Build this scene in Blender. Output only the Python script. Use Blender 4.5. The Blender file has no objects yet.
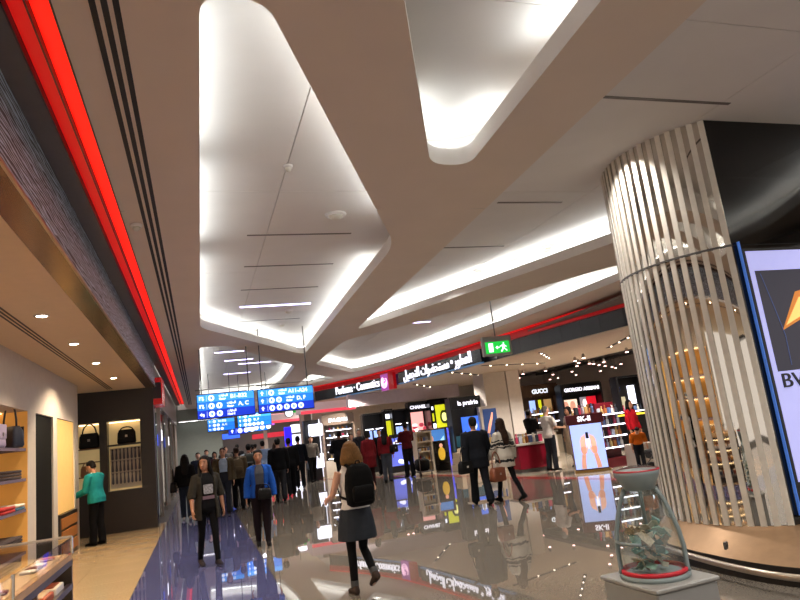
import bpy, bmesh, math, random
from mathutils import Vector, Matrix
random.seed(7)
PI = math.pi
scn = bpy.context.scene
col = scn.collection

# ------------------------------------------------------------------ camera, world, exposure
CAM_H = 1.68
def camera_axes(vpx=200.5, vpy=453.0, roll=6.8, f=640.0):
    # concourse axis (+Y) vanishes at (vpx, vpy); the horizon is tilted by `roll`
    Y = Vector((vpx - 400, 300 - vpy, -f)).normalized()
    r = math.radians(roll)
    a = Vector((-math.sin(r), math.cos(r), 0))
    Z = (a + Vector((0, 0, -a.dot(Y) / Y.z))).normalized()
    X = Y.cross(Z)
    return X, Y, Z
AX, AY, AZ = camera_axes()
cd = bpy.data.cameras.new('camera'); cam = bpy.data.objects.new('camera', cd); col.objects.link(cam)
cd.sensor_width = 36; cd.lens = 640 / 800 * 36; cd.clip_start = .05; cd.clip_end = 300
# rows of the world->camera matrix are (AX AY AZ) columns
cam.matrix_world = Matrix(((AX.x, AX.y, AX.z, 0), (AY.x, AY.y, AY.z, 0), (AZ.x, AZ.y, AZ.z, CAM_H), (0, 0, 0, 1)))
scn.camera = cam
w = bpy.data.worlds.new('world'); scn.world = w; w.use_nodes = True
w.node_tree.nodes['Background'].inputs[0].default_value = (1.0, .91, .83, 1)
w.node_tree.nodes['Background'].inputs[1].default_value = .9
scn.view_settings.view_transform = 'Standard'; scn.view_settings.look = 'None'
scn.view_settings.gamma = 1; scn.view_settings.exposure = 0.1; scn.view_settings.use_curve_mapping = False
scn.cycles.use_denoising = True
scn.cycles.max_bounces = 8; scn.cycles.diffuse_bounces = 4; scn.cycles.glossy_bounces = 5
scn.cycles.transmission_bounces = 6; scn.cycles.caustics_reflective = False; scn.cycles.caustics_refractive = False
scn.cycles.sample_clamp_indirect = 4

# fill spots without fixtures, added under the upper ceiling to brighten the concourse
for (x, y, e) in [(1.4, 4.9, 260), (1.6, 9.4, 300), (1.5, 12.6, 300), (1.6, 16.6, 300), (4.6, 5.8, 260), (4.6, 8.3, 300), (4.3, 11.3, 300), (6.4, 13.6, 300), (5.6, 18.4, 300), (1.6, 20.6, 300), (1.8, 25.0, 300), (2.0, 2.0, 260), (4.8, 1.0, 260), (1.8, 29.0, 300), (7.0, 3.0, 260)]:
    ld = bpy.data.lights.new('downlight', 'SPOT'); ld.energy = e; ld.color = (1, .93, .87); ld.spot_size = 2.3; ld.spot_blend = .7; ld.shadow_soft_size = .05
    lo = bpy.data.objects.new('downlight', ld); col.objects.link(lo); lo.location = (x, y, 4.5)
for (x, y, e) in [(4.0, 42, 700), (8.0, 46, 700), (4, 54, 700), (.2, 33.4, 420), (2.6, 33.4, 300), (5.2, 34.6, 500), (6.5, 36.5, 500)]:  # spots added to brighten the far concourse and the end wall
    ld = bpy.data.lights.new('far_fill_spot', 'SPOT'); ld.energy = e; ld.color = (1, .9, .85); ld.spot_size = 2.4; ld.spot_blend = .7; ld.shadow_soft_size = .08
    lo = bpy.data.objects.new('far_fill_spot', ld); col.objects.link(lo); lo.location = (x, y, 4.3 if y > 36.2 else 4.05)

# ------------------------------------------------------------------ helpers: colour, materials
def lin(c):
    return c / 12.92 if c <= .04045 else ((c + .055) / 1.055) ** 2.4
def C(h):
    h = h.lstrip('#')
    return tuple(lin(int(h[i:i + 2], 16) / 255) for i in (0, 2, 4)) + (1,)
MATS = {}
def mat(name, hexc, rough=.5, metal=0, emit=None, es=0, noise=0, nscale=8, bump=0, bscale=60, coat=0, alpha=None, trans=0, spec=.5, stretch=None):
    if name in MATS: return MATS[name]
    m = bpy.data.materials.new(name); m.use_nodes = True
    nt = m.node_tree; b = nt.nodes['Principled BSDF']
    c = C(hexc)
    b.inputs['Base Color'].default_value = c
    b.inputs['Roughness'].default_value = rough; b.inputs['Metallic'].default_value = metal
    b.inputs['Coat Weight'].default_value = coat
    b.inputs['Specular IOR Level'].default_value = spec
    if trans: b.inputs['Transmission Weight'].default_value = trans
    if emit:
        b.inputs['Emission Color'].default_value = C(emit); b.inputs['Emission Strength'].default_value = es
    tc = nt.nodes.new('ShaderNodeTexCoord'); mp = nt.nodes.new('ShaderNodeMapping')
    nt.links.new(tc.outputs['Object'], mp.inputs[0])
    if stretch: mp.inputs['Scale'].default_value = stretch
    n = nt.nodes.new('ShaderNodeTexNoise'); n.inputs['Scale'].default_value = nscale; n.inputs['Detail'].default_value = 4
    nt.links.new(mp.outputs[0], n.inputs['Vector'])
    k = noise if noise else .04
    r = nt.nodes.new('ShaderNodeValToRGB')
    r.color_ramp.elements[0].position = .3; r.color_ramp.elements[1].position = .7
    r.color_ramp.elements[0].color = tuple(x * (1 - k) for x in c[:3]) + (1,)
    r.color_ramp.elements[1].color = tuple(min(1, x * (1 + k)) for x in c[:3]) + (1,)
    nt.links.new(n.outputs['Fac'], r.inputs[0]); nt.links.new(r.outputs[0], b.inputs['Base Color'])
    if bump:
        n2 = nt.nodes.new('ShaderNodeTexNoise'); n2.inputs['Scale'].default_value = bscale; n2.inputs['Detail'].default_value = 3
        nt.links.new(mp.outputs[0], n2.inputs['Vector'])
        bp = nt.nodes.new('ShaderNodeBump'); bp.inputs['Strength'].default_value = bump; bp.inputs['Distance'].default_value = .02
        nt.links.new(n2.outputs['Fac'], bp.inputs['Height']); nt.links.new(bp.outputs[0], b.inputs['Normal'])
    MATS[name] = m
    return m
def glow(name, hexc, s):
    return mat(name, hexc, .4, emit=hexc, es=s)
def glass(name, hexc='#ffffff', a=.12, rough=.02):
    # thin clear pane: mostly see-through with a fresnel sheen
    if name in MATS: return MATS[name]
    m = bpy.data.materials.new(name); m.use_nodes = True; nt = m.node_tree
    for n in list(nt.nodes): nt.nodes.remove(n)
    o = nt.nodes.new('ShaderNodeOutputMaterial'); mx = nt.nodes.new('ShaderNodeMixShader')
    t = nt.nodes.new('ShaderNodeBsdfTransparent'); g = nt.nodes.new('ShaderNodeBsdfGlossy')
    g.inputs['Roughness'].default_value = rough; t.inputs[0].default_value = C(hexc)
    f = nt.nodes.new('ShaderNodeLayerWeight'); pw = nt.nodes.new('ShaderNodeMath'); pw.operation = 'POWER'; pw.inputs[1].default_value = 5
    nt.links.new(f.outputs['Facing'], pw.inputs[0]); f.inputs[0].default_value = .5
    ad = nt.nodes.new('ShaderNodeMath'); ad.operation = 'MULTIPLY_ADD'; ad.inputs[1].default_value = .9; ad.inputs[2].default_value = .03 + a * .4
    nt.links.new(pw.outputs[0], ad.inputs[0]); nt.links.new(ad.outputs[0], mx.inputs[0])
    nt.links.new(t.outputs[0], mx.inputs[1]); nt.links.new(g.outputs[0], mx.inputs[2]); nt.links.new(mx.outputs[0], o.inputs[0])
    MATS[name] = m; return m

# ------------------------------------------------------------------ helpers: meshes and objects
TMP = bpy.data.scenes.new('evaluation')
def evaluated(o):
    # apply text / curve fill / modifiers in a small scratch scene
    TMP.collection.objects.link(o)
    vl = TMP.view_layers[0]; vl.update()
    me = bpy.data.meshes.new_from_object(o.evaluated_get(vl.depsgraph))
    bpy.data.objects.remove(o)
    return me
class MB:
    def __init__(s): s.v = []; s.f = []; s.mi = []
    def add(s, vs, fs, mi=0):
        o = len(s.v); s.v += [tuple(p) for p in vs]; s.f += [tuple(i + o for i in f) for f in fs]; s.mi += [mi] * len(fs); return s
    def box(s, x0, x1, y0, y1, z0, z1, mi=0, M=None):
        vs = [(x, y, z) for z in (z0, z1) for y in (y0, y1) for x in (x0, x1)]
        if M: vs = [M @ Vector(p) for p in vs]
        return s.add(vs, [(0, 2, 3, 1), (4, 5, 7, 6), (0, 1, 5, 4), (2, 6, 7, 3), (0, 4, 6, 2), (1, 3, 7, 5)], mi)
    def bbox(s, x0, x1, y0, y1, z0, z1, b=.01, mi=0):
        # box with chamfered vertical and horizontal edges
        def ring(z, i):
            return [(x0 + i + b, y0 + i, z), (x1 - i - b, y0 + i, z), (x1 - i, y0 + i + b, z), (x1 - i, y1 - i - b, z), (x1 - i - b, y1 - i, z), (x0 + i + b, y1 - i, z), (x0 + i, y1 - i - b, z), (x0 + i, y0 + i + b, z)]
        return s.rings([ring(z0, b), ring(z0 + b, 0), ring(z1 - b, 0), ring(z1, b)], mi)
    def rings(s, rs, mi=0, cap=True, closed=True):
        n = len(rs[0]); vs = [p for r in rs for p in r]; fs = []
        for k in range(len(rs) - 1):
            for i in range(n if closed else n - 1):
                j = (i + 1) % n
                fs.append((k * n + i, k * n + j, (k + 1) * n + j, (k + 1) * n + i))
        if cap: fs += [tuple(range(n))[::-1], tuple((len(rs) - 1) * n + i for i in range(n))]
        return s.add(vs, fs, mi)
    def prism(s, poly, z0, z1, mi=0):
        return s.rings([[(x, y, z0) for x, y in poly], [(x, y, z1) for x, y in poly]], mi)
    def lathe(s, prof, n=24, c=(0, 0), mi=0, sx=1, sy=1):
        return s.rings([[(c[0] + r * sx * math.cos(2 * PI * i / n), c[1] + r * sy * math.sin(2 * PI * i / n), z) for i in range(n)] for r, z in prof], mi)
    def tube(s, pts, rad, n=8, mi=0, flat=1.0):
        pts = [Vector(p) for p in pts]
        if not hasattr(rad, '__len__'): rad = [rad] * len(pts)
        rs = []; ref = None
        for i, p in enumerate(pts):
            a = pts[max(0, i - 1)]; b = pts[min(len(pts) - 1, i + 1)]
            t = (b - a).normalized()
            if ref is None: ref = Vector((0, 1, 0)) if abs(t.y) < .8 else Vector((1, 0, 0))
            u = t.cross(ref)
            if u.length < 1e-4: u = t.cross(Vector((1, .3, 0)))
            u.normalize(); v = u.cross(t).normalized(); ref = v
            r = rad[i]
            rs.append([p + u * (r * math.cos(2 * PI * k / n)) + v * (r * flat * math.sin(2 * PI * k / n)) for k in range(n)])
        return s.rings(rs, mi)
    def ell(s, c, r, n=12, m=8, mi=0, M=None):
        rs = []
        for k in range(1, m):
            t = PI * k / m
            rs.append([Vector((r[0] * math.sin(t) * math.cos(2 * PI * i / n), r[1] * math.sin(t) * math.sin(2 * PI * i / n), -r[2] * math.cos(t))) for i in range(n)])
        rs = [[(M @ p if M else p) + Vector(c) for p in ring] for ring in rs]
        return s.rings(rs, mi)
    def mesh(s, name):
        me = bpy.data.meshes.new(name); me.from_pydata([tuple(v) for v in s.v], [], s.f)
        for p, i in zip(me.polygons, s.mi): p.material_index = i
        me.update(); return me
    def build(s, name, mats, parent=None, smooth=False, loc=None, rz=0, **k):
        return put(name, s.mesh(name), mats, parent, smooth, loc, rz, **k)
def put(name, me, mats, parent=None, smooth=False, loc=None, rz=0, label=None, cat=None, group=None, kind=None):
    if not isinstance(mats, (list, tuple)): mats = [mats]
    if len(me.materials) == 0:
        for m in mats: me.materials.append(m)
    if smooth:
        for p in me.polygons: p.use_smooth = True
    o = bpy.data.objects.new(name, me); col.objects.link(o)
    if parent: o.parent = parent
    if loc: o.location = loc
    if rz: o.rotation_euler = (0, 0, rz)
    return tag(o, label, cat, group, kind)
def tag(o, label=None, cat=None, group=None, kind=None):
    if label: o['label'] = label
    if cat: o['category'] = cat
    if group: o['group'] = group
    if kind: o['kind'] = kind
    return o
def thing(name, label, cat, loc=(0, 0, 0), rz=0, group=None):
    o = bpy.data.objects.new(name, None); col.objects.link(o)
    o.location = loc; o.rotation_euler = (0, 0, rz); o.empty_display_size = .2
    return tag(o, label, cat, group)
def copy_tree(o, parent=None):
    c = o.copy(); col.objects.link(c); c.parent = parent
    for ch in list(o.children): copy_tree(ch, c)
    return c
def text(body, size, name, m, parent, loc, rx=PI / 2, rz=0, ext=.01, align='CENTER', bold=0, sx=1.0):
    cu = bpy.data.curves.new(name, 'FONT'); cu.body = body; cu.size = size; cu.extrude = ext; cu.align_x = align; cu.align_y = 'CENTER'
    cu.offset = bold; cu.resolution_u = 3
    me = evaluated(bpy.data.objects.new('tmp', cu))
    me.transform(Matrix.Rotation(rz, 4, 'Z') @ Matrix.Rotation(rx, 4, 'X') @ Matrix.Diagonal((sx, 1, 1, 1)))
    me.materials.clear(); me.materials.append(m)
    return put(name, me, m, parent, loc=loc)
def fillet(poly, rad, n=6):
    out = []; N = len(poly)
    for i in range(N):
        p = Vector(poly[i]); a = Vector(poly[i - 1]); b = Vector(poly[(i + 1) % N])
        r = rad[i] if hasattr(rad, '__len__') else rad
        d1 = (a - p); d2 = (b - p); r = min(r, d1.length * .49, d2.length * .49)
        if r <= 0: out.append(tuple(p)); continue
        q1 = p + d1.normalized() * r; q2 = p + d2.normalized() * r
        for k in range(n + 1):
            t = k / n; out.append(tuple(q1 * (1 - t) ** 2 + p * 2 * t * (1 - t) + q2 * t * t))
    return out
def area(poly): return .5 * sum(poly[i - 1][0] * poly[i][1] - poly[i][0] * poly[i - 1][1] for i in range(len(poly)))
def offset(poly, d):
    # outward for positive d
    if area(poly) < 0: poly = poly[::-1]
    out = []; N = len(poly)
    for i in range(N):
        a = Vector(poly[i - 1]); p = Vector(poly[i]); b = Vector(poly[(i + 1) % N])
        t = (b - a).normalized(); out.append((p.x + t.y * d, p.y - t.x * d))
    return out

# ------------------------------------------------------------------ shared materials
M_tan = mat('ceiling paint tan', '#e6d8c9', .75, noise=.02, nscale=2)
M_white = mat('ceiling paint white', '#e8e4e0', .8, noise=.02, nscale=2)
M_slot = mat('black slot', '#0c0b0b', .6)
M_led = glow('cove led white', '#eef5f6', 16)
M_red1 = glow('red light panel', '#ff1808', .98)
M_red2 = glow('deep red light panel', '#d20a08', .6)
M_redm = mat('red lacquer', '#c01216', .25, emit='#c01216', es=.25)
M_navy = mat('navy fascia panel', '#242b36', .3, noise=.1)
M_black = mat('black gloss', '#050505', .06, noise=.1)
M_blackm = mat('black satin', '#111012', .35, noise=.1)
M_chrome = mat('mirror chrome', '#d8d2c8', .03, 1, noise=.02)
M_steel = mat('satin steel', '#b9aea2', .28, 1, noise=.05)
M_beige = mat('beige satin metal', '#e6dfd2', .32, .15, noise=.05)
M_grey = mat('grey metal', '#6a6866', .4, .6)
M_dark = mat('dark brown veneer', '#1f1714', .35, noise=.12, nscale=4, stretch=(1, 1, 6))
M_wood = mat('brown veneer', '#6b4a30', .35, noise=.15, nscale=6, stretch=(6, 1, 1))
M_cream = mat('cream panel', '#d8cbb4', .5, noise=.03)
M_offw = mat('warm white wall', '#c9c0b6', .6, noise=.03)
M_glass = glass('clear glass', a=.02)
M_lit = glow('light strip', '#f4f2ff', 5)
M_litw = glow('warm light strip', '#ffd9a0', 5)
M_txt = glow('lit lettering white', '#f6f4ff', 1.4)

def floor_mat(name, c1, c2, rough, scale, brick=None):
    m = bpy.data.materials.new(name); m.use_nodes = True; nt = m.node_tree; b = nt.nodes['Principled BSDF']
    tc = nt.nodes.new('ShaderNodeTexCoord')
    n = nt.nodes.new('ShaderNodeTexNoise'); n.inputs['Scale'].default_value = scale; n.inputs['Detail'].default_value = 8
    nt.links.new(tc.outputs['Object'], n.inputs['Vector'])
    r = nt.nodes.new('ShaderNodeValToRGB'); r.color_ramp.elements[0].color = C(c1); r.color_ramp.elements[1].color = C(c2)
    r.color_ramp.elements[0].position = .35; r.color_ramp.elements[1].position = .65
    nt.links.new(n.outputs['Fac'], r.inputs[0]); nt.links.new(r.outputs[0], b.inputs['Base Color'])
    n2 = nt.nodes.new('ShaderNodeTexNoise'); n2.inputs['Scale'].default_value = 1.2
    nt.links.new(tc.outputs['Object'], n2.inputs['Vector'])
    mr = nt.nodes.new('ShaderNodeMapRange'); mr.inputs['To Min'].default_value = rough * .7; mr.inputs['To Max'].default_value = rough * 1.4
    nt.links.new(n2.outputs['Fac'], mr.inputs['Value']); nt.links.new(mr.outputs[0], b.inputs['Roughness'])
    b.inputs['IOR'].default_value = 1.75
    MATS[name] = m
    return m
M_ftan = floor_mat('polished tan stone', '#b0946e', '#bea37c', .16, 40)
M_fblue = floor_mat('polished slate blue stone', '#484b72', '#565983', .022, 50)
M_fgrey = floor_mat('polished grey granite', '#6e675d', '#7b746a', .018, 60)
M_fshop = floor_mat('polished cream stone', '#b8ab98', '#c6baa8', .04, 40)

# ------------------------------------------------------------------ floor
fl = MB().box(-9, 22, -8, 62, -.2, -.012).build('floor', mat('floor screed', '#4a4540', .8), kind='structure')
redpath = [(9.9, 8.0), (8.87, 12.92), (8.05, 17.23), (7.57, 20.86), (6.6, 23.6), (5.2, 26.2), (3.9, 30), (3.9, 62)]
MB().prism([(-.93, -8), (.82, -8), (.82, 62), (-.93, 62)], -.012, 0).build('floor_slab', M_fblue, fl)
MB().prism([(.824, -8), (10.5, -8), (10.5, 6.5)] + redpath + [(.824, 62)], -.012, 0).build('floor_slab', M_fgrey, fl)
MB().prism([(22, -8), (22, 62)] + [(x + .3, y) for x, y in redpath[::-1]] + [(10.8, 6.5), (10.8, -8)], -.012, 0).build('floor_slab', M_fshop, fl)
rp = [(10.5, -8), (10.5, 6.5)] + redpath
mb = MB()
for (a, b) in zip(rp[:-1], rp[1:]): mb.prism([(a[0] + .003, a[1]), (a[0] + .297, a[1]), (b[0] + .297, b[1]), (b[0] + .003, b[1])], -.012, .001)
mb.build('floor_inlay', mat('red floor inlay', '#a8201c', .15), fl)
# tan store floor: real tiles with recessed joints
tile = MB().box(-.448, .448, -.448, .448, -.012, 0).mesh('floor_tile')
for i in range(6):
    for j in range(27):
        put('floor_tile', tile, M_ftan, fl, loc=(-.936 - .45 - i * .9, -5.0 + j * .9, 0))

# ------------------------------------------------------------------ ceilings
ZC, ZU, TH = 4.1, 4.52, .17
cove1 = fillet([(.12, 13.1), (.12, 3.17), (.47, 3.17), (2.62, 7.85), (2.74, 11.5), (3.0, 18.4)], [.35, .3, .3, .5, .1, .8])
cove2 = fillet([(2.22, 5.3), (.5, 1.3), (2.35, .7), (2.62, 5.3)], [.45, .3, .3, .45])
cove3 = fillet([(3.66, 14.75), (3.42, 8.3), (3.18, 2.5), (3.1, -2.5), (9.4, -2.5), (8.6, 2.7), (7.13, 5.53), (5.39, 10.34)], [.6, 0, 0, .3, .3, .4, .2, .2])
cove4 = fillet([(3.75, 21), (3.72, 16.1), (4.76, 14.63), (6.09, 11.8), (7.9, 8.3), (8.35, 8.6), (7.98, 15.5), (6.9, 22.4), (5.9, 24.9)], [.5, .5, .1, .1, .3, .3, .6, .3, .5])
cove5 = fillet([(.1, 31.6), (.1, 15.6), (.7, 15.6), (3.1, 21.0), (3.35, 27.0), (3.1, 30.4)], [.3, .35, .35, .4, .3, .4])
cove6 = fillet([(4.2, 29.5), (4.1, 24.1), (5.5, 26.6)], .3)
coves = [cove1, cove2, cove3, cove4, cove5, cove6]
ceil = MB().box(-.6, 10.6, -8, 36, 4.75, 4.85).build('ceiling', M_white, kind='structure')
# upper ceiling panels above the coves
pan = {}
xs = [-.5, 1.02, 3.1, 5.2, 7.3, 9.4, 10.6]; ys = [-8, -3.5, 0, 3.5, 7.02, 10.55, 14.1, 17.6, 21.1, 24.6, 28.1, 31.6, 36]
for a, b in zip(xs[:-1], xs[1:]):
    for c, d in zip(ys[:-1], ys[1:]):
        MB().box(a + .004, b - .004, c + .004, d - .004, ZU, ZU + .05).build('ceiling_panel', M_white, ceil)
# lower tan ceiling: slab with cut-outs, split along its panel joints
def slab(outline, holes, z, th, name):
    cu = bpy.data.curves.new(name, 'CURVE'); cu.dimensions = '2D'; cu.fill_mode = 'BOTH'; cu.extrude = th / 2
    for pl in [outline] + holes:
        sp = cu.splines.new('POLY'); sp.points.add(len(pl) - 1); sp.use_cyclic_u = True
        for p, q in zip(sp.points, pl): p.co = (q[0], q[1], 0, 1)
    me = evaluated(bpy.data.objects.new('tmp', cu))
    me.transform(Matrix.Translation((0, 0, z + th / 2)))
    return me
fascia_path = [(10.5, 3.0), (10.15, 9.5), (9.69, 12.6), (9.3, 14.76), (8.88, 17.57), (8.45, 20.7), (7.85, 24.0), (7.35, 26.0), (6.5, 28.1), (5.3, 30.2)]
outline = [(-.63, -8), (10.6, -8), (10.5, 3.0)] + [(x + .05, y) for x, y in fascia_path[1:]] + [(5.3, 36), (-.63, 36)]
whole = slab(outline, coves, ZC, TH, 'tan_ceiling')
cuts = [-8.1, -4, 0, 6.5, 13.0, 20.0, 26.5, 36.1]
for c, d in zip(cuts[:-1], cuts[1:]):
    bm = bmesh.new(); bm.from_mesh(whole)
    for yy, no in ((c + .004, (0, -1, 0)), (d - .004, (0, 1, 0))):
        bmesh.ops.bisect_plane(bm, geom=bm.verts[:] + bm.edges[:] + bm.faces[:], plane_co=(0, yy, 0), plane_no=no, clear_outer=True)
    me = bpy.data.meshes.new('ceiling_panel'); bm.to_mesh(me); bm.free()
    me.materials.clear(); me.materials.append(M_tan); me.materials.append(M_white)
    for p in me.polygons: p.material_index = 0 if abs(p.normal.z) > .5 else 1
    put('ceiling_panel', me, [M_tan, M_white], ceil)
# cove back walls and led strips lying on the slab behind the lip
def led(poly, keep):
    inner = offset(poly, .07); outer = offset(poly, .115); N = len(inner)
    mb = MB()
    for i in range(N):
        j = (i + 1) % N; a = Vector(inner[i]); b = Vector(inner[j]); L = (b - a).length
        n = max(1, int(L / .4))
        for k in range(n):
            t0, t1 = k / n, (k + 1) / n
            p = [Vector(inner[i]).lerp(Vector(inner[j]), t) for t in (t0, t1)] + [Vector(outer[i]).lerp(Vector(outer[j]), t) for t in (t1, t0)]
            mid = (p[0] + p[1]) / 2
            if keep(mid.x, mid.y): mb.prism([tuple(q) for q in p], ZC + TH + .004, ZC + TH + .024)
    mb.build('light_strip', M_led, ceil)
keeps = [lambda x, y: not (x < .3 and (y < 3.6 or 5.6 < y < 6.3 or 8.5 < y < 9.3)) and not (x > 2.3 and 7.6 < y < 9.6),
         lambda x, y: not (x < 2.0 and y > 1.8 and y < 4.6) and not (x > 2.4 and 3.9 < y < 4.5),
         lambda x, y: not (x < 3.7 and 2.5 < y < 12.5), lambda x, y: not (x < 7.7 and y < 15.5),
         lambda x, y: True, lambda x, y: True]
for pl, kp in zip(coves, keeps):
    o = offset(pl, .34); o2 = offset(pl, .36)
    mb = MB(); N = len(o)
    for i in range(N):
        j = (i + 1) % N; mb.prism([o[i], o[j], o2[j], o2[i]], ZC + TH, ZU)
    mb.build('cove_back', M_white, ceil)
    led(pl, kp)
# thin slot diffusers in the upper ceiling
for (x0, x1, y, lit) in [(.76, 2.23, 8.6, 0), (.82, 2.28, 10.2, 0), (.86, 2.3, 11.8, 0), (.93, 2.39, 13.3, 1), (1.0, 2.4, 14.9, 0), (3.8, 5.3, 4.65, 0), (3.6, 5.1, 9.45, 0), (4.0, 5.0, 7.4, 0), (5.5, 6.3, 16.6, 1), (5.2, 6.9, 13.2, 0)]:
    MB().box(x0, x1, y - .02 - .03 * lit, y + .02 + .03 * lit, ZU - .006, ZU).build('slot_diffuser', glow('slot lamp', '#c9c2ff', 7) if lit else mat('slot grey', '#6d6763', .6), ceil)
for (x0, x1, y) in [(.55, 1.4, 19.6), (1.2, 2.2, 18.1), (.9, 1.8, 21.6), (1.4, 2.5, 22.7), (1.0, 2.0, 25.5)]:
    MB().box(x0, x1, y - .06, y + .06, ZU - .006, ZU).build('slot_lamp', MATS['slot lamp'], ceil)
MB().box(-1.02, 10.5, 35.9, 36.0, 4.0, 4.8).build('ceiling_bulkhead', M_white, ceil)
# smoke detectors and speakers
def dome(x, y, z, r, label, name='smoke_detector', c='detector'):
    t = thing(name, label, c, (x, y, z))
    MB().lathe([(r, 0), (r, -.015), (r * .92, -.03)], 20).build('base', M_white, t, True)
    MB().lathe([(r * .7, -.03), (r * .6, -.055), (r * .3, -.07), (.001, -.072)], 20).build('cap', mat('detector white', '#d8d4c8', .4), t, True)
dome(1.84, 7.8, ZU, .14, 'round white ceiling dome in the long left cove')
dome(1.03, 6.3, ZU, .05, 'tiny white ceiling detector near the front of the left cove')
dome(2.0, 13.9, ZU, .1, 'small round ceiling detector beside the lit slot in the left cove')
dome(2.05, 15.5, ZU, .09, 'small ceiling detector furthest along the left cove')
dome(6.0, 9.6, ZU, .14, 'round white ceiling dome beside the mirrored column')
dome(5.3, 11.0, ZU, .09, 'small sprinkler dome in the right cove strip')
dome(-.42 - .1, 6.9, ZC, .06, 'tiny round detector on the tan ceiling beside the red light band')

# ------------------------------------------------------------------ left edge: red light band, slots, fascia, store ceiling
t = thing('light_band', 'long red illuminated band along the left ceiling edge', 'light', (0, 0, ZC))
mb = MB().box(-.755, -.64, -8, 34, .06, .1); mb.build('red_panel', M_red1, t)
MB().box(-.87, -.765, -8, 34, .065, .105).build('red_panel', M_red2, t)
for x in (-.635, -.76, -.875): MB().box(x - .005, x + .005, -8, 34, -.006, .1).build('divider', M_blackm, t)
t = thing('slot_vent', 'three parallel black air slots running along the left ceiling', 'vent', (0, 0, ZC))
for x in (-.43, -.37, -.31): MB().box(x - .017, x + .017, -8, 34, -.004, .0).build('slot', M_slot, t)
MB().box(-1.05, -.88, -8, 34, ZC, ZC + .1).build('ceiling_strip', mat('grey soffit', '#6f6660', .7), kind='structure')
# wavy blue fascia
mw = bpy.data.materials.new('wavy blue metal'); mw.use_nodes = True; nt = mw.node_tree; b = nt.nodes['Principled BSDF']
tc = nt.nodes.new('ShaderNodeTexCoord'); mp = nt.nodes.new('ShaderNodeMapping'); mp.inputs['Scale'].default_value = (1, .35, 3.2)
n = nt.nodes.new('ShaderNodeTexWave'); n.bands_direction = 'Z'; n.inputs['Scale'].default_value = 3.5; n.inputs['Distortion'].default_value = 9; n.inputs['Detail'].default_value = 3; n.inputs['Detail Scale'].default_value = 1.6
nt.links.new(tc.outputs['Object'], mp.inputs[0]); nt.links.new(mp.outputs[0], n.inputs['Vector'])
r = nt.nodes.new('ShaderNodeValToRGB'); r.color_ramp.elements[0].color = C('#2c343e'); r.color_ramp.elements[1].position = .8; r.color_ramp.elements[1].color = C('#c6d6e8'); r.color_ramp.elements[0].position = .25
nt.links.new(n.outputs['Fac'], r.inputs[0]); nt.links.new(r.outputs[0], b.inputs['Base Color'])
bp = nt.nodes.new('ShaderNodeBump'); bp.inputs['Strength'].default_value = .6; nt.links.new(n.outputs['Fac'], bp.inputs['Height']); nt.links.new(bp.outputs[0], b.inputs['Normal'])
b.inputs['Metallic'].default_value = .0; b.inputs['Roughness'].default_value = .45
wl = MB().box(-1.16, -1.04, -8, 17.9, 3.515, 4.19).build('wall_left', mw, kind='structure')
MB().box(-1.05, -1.028, -8, 17.9, 3.495, 3.515).build('edge_trim', M_steel, wl)
ys = [-8, -3, 2.0, 7.2, 12.4, 17.9]
M_bronze = mat('polished bronze soffit', '#8a6a4a', .22, .5, noise=.25, nscale=1.5)
for a, b in zip(ys[:-1], ys[1:]): MB().box(-1.27, -1.05, a + .004, b - .004, 3.495, 3.513).build('soffit_panel', M_bronze, wl)
M_sceil = mat('store ceiling paint', '#e4cba6', .7, noise=.02)
sc = MB().box(-9, -1.27, -8, 17.95, 3.5, 3.6).build('ceiling_store', M_sceil, kind='structure')
for x in (-2.02, -2.07, -2.12): MB().box(x - .012, x + .012, -8, 17.5, 3.496, 3.5).build('slot', mat('slot brown', '#3a2f27', .6), sc)
def downlight(x, y, label):
    t = thing('downlight', label, 'downlight', (x, y, 3.5), group='recessed downlights in the left store ceiling')
    MB().lathe([(.085, 0), (.085, -.008), (.06, -.012)], 20).build('bezel', M_white, t, True)
    MB().lathe([(.058, -.012), (.05, -.014), (.001, -.015)], 16).build('lamp', glow('downlight lamp', '#ffe6c8', 40), t)
    ld = bpy.data.lights.new('downlight_beam', 'SPOT'); ld.energy = 210; ld.color = (1, .8, .55); ld.spot_size = 2.0; ld.spot_blend = .8; ld.shadow_soft_size = .06
    lo = bpy.data.objects.new('beam', ld); col.objects.link(lo); lo.parent = t; lo.location = (0, 0, -.03)
for (y, lb) in [(8.4, 'recessed ceiling downlight nearest the camera in the left store'), (10.5, 'middle one of three recessed downlights in the left store ceiling'), (12.7, 'third recessed downlight, nearest the blue fascia end in the left store'), (15.2, 'faint recessed downlight farthest back in the left store ceiling'), (5.8, 'recessed store downlight above the glass counter'), (2.5, 'recessed store downlight behind the viewer'), (-1.5, 'recessed store downlight furthest behind the viewer')]:
    downlight(-1.72, y, lb)
for (x, y) in [(-1.5, 7.0), (-1.6, 4.6), (-1.75, 13.6)]:  # spots without fixtures, added to brighten the left store
    ld = bpy.data.lights.new('store_fill', 'SPOT'); ld.energy = 260; ld.color = (1, .8, .55); ld.spot_size = 2.6; ld.spot_blend = .5; ld.shadow_soft_size = .08
    lo = bpy.data.objects.new('store_fill_spot', ld); col.objects.link(lo); lo.location = (x, y, 3.47)

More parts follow.
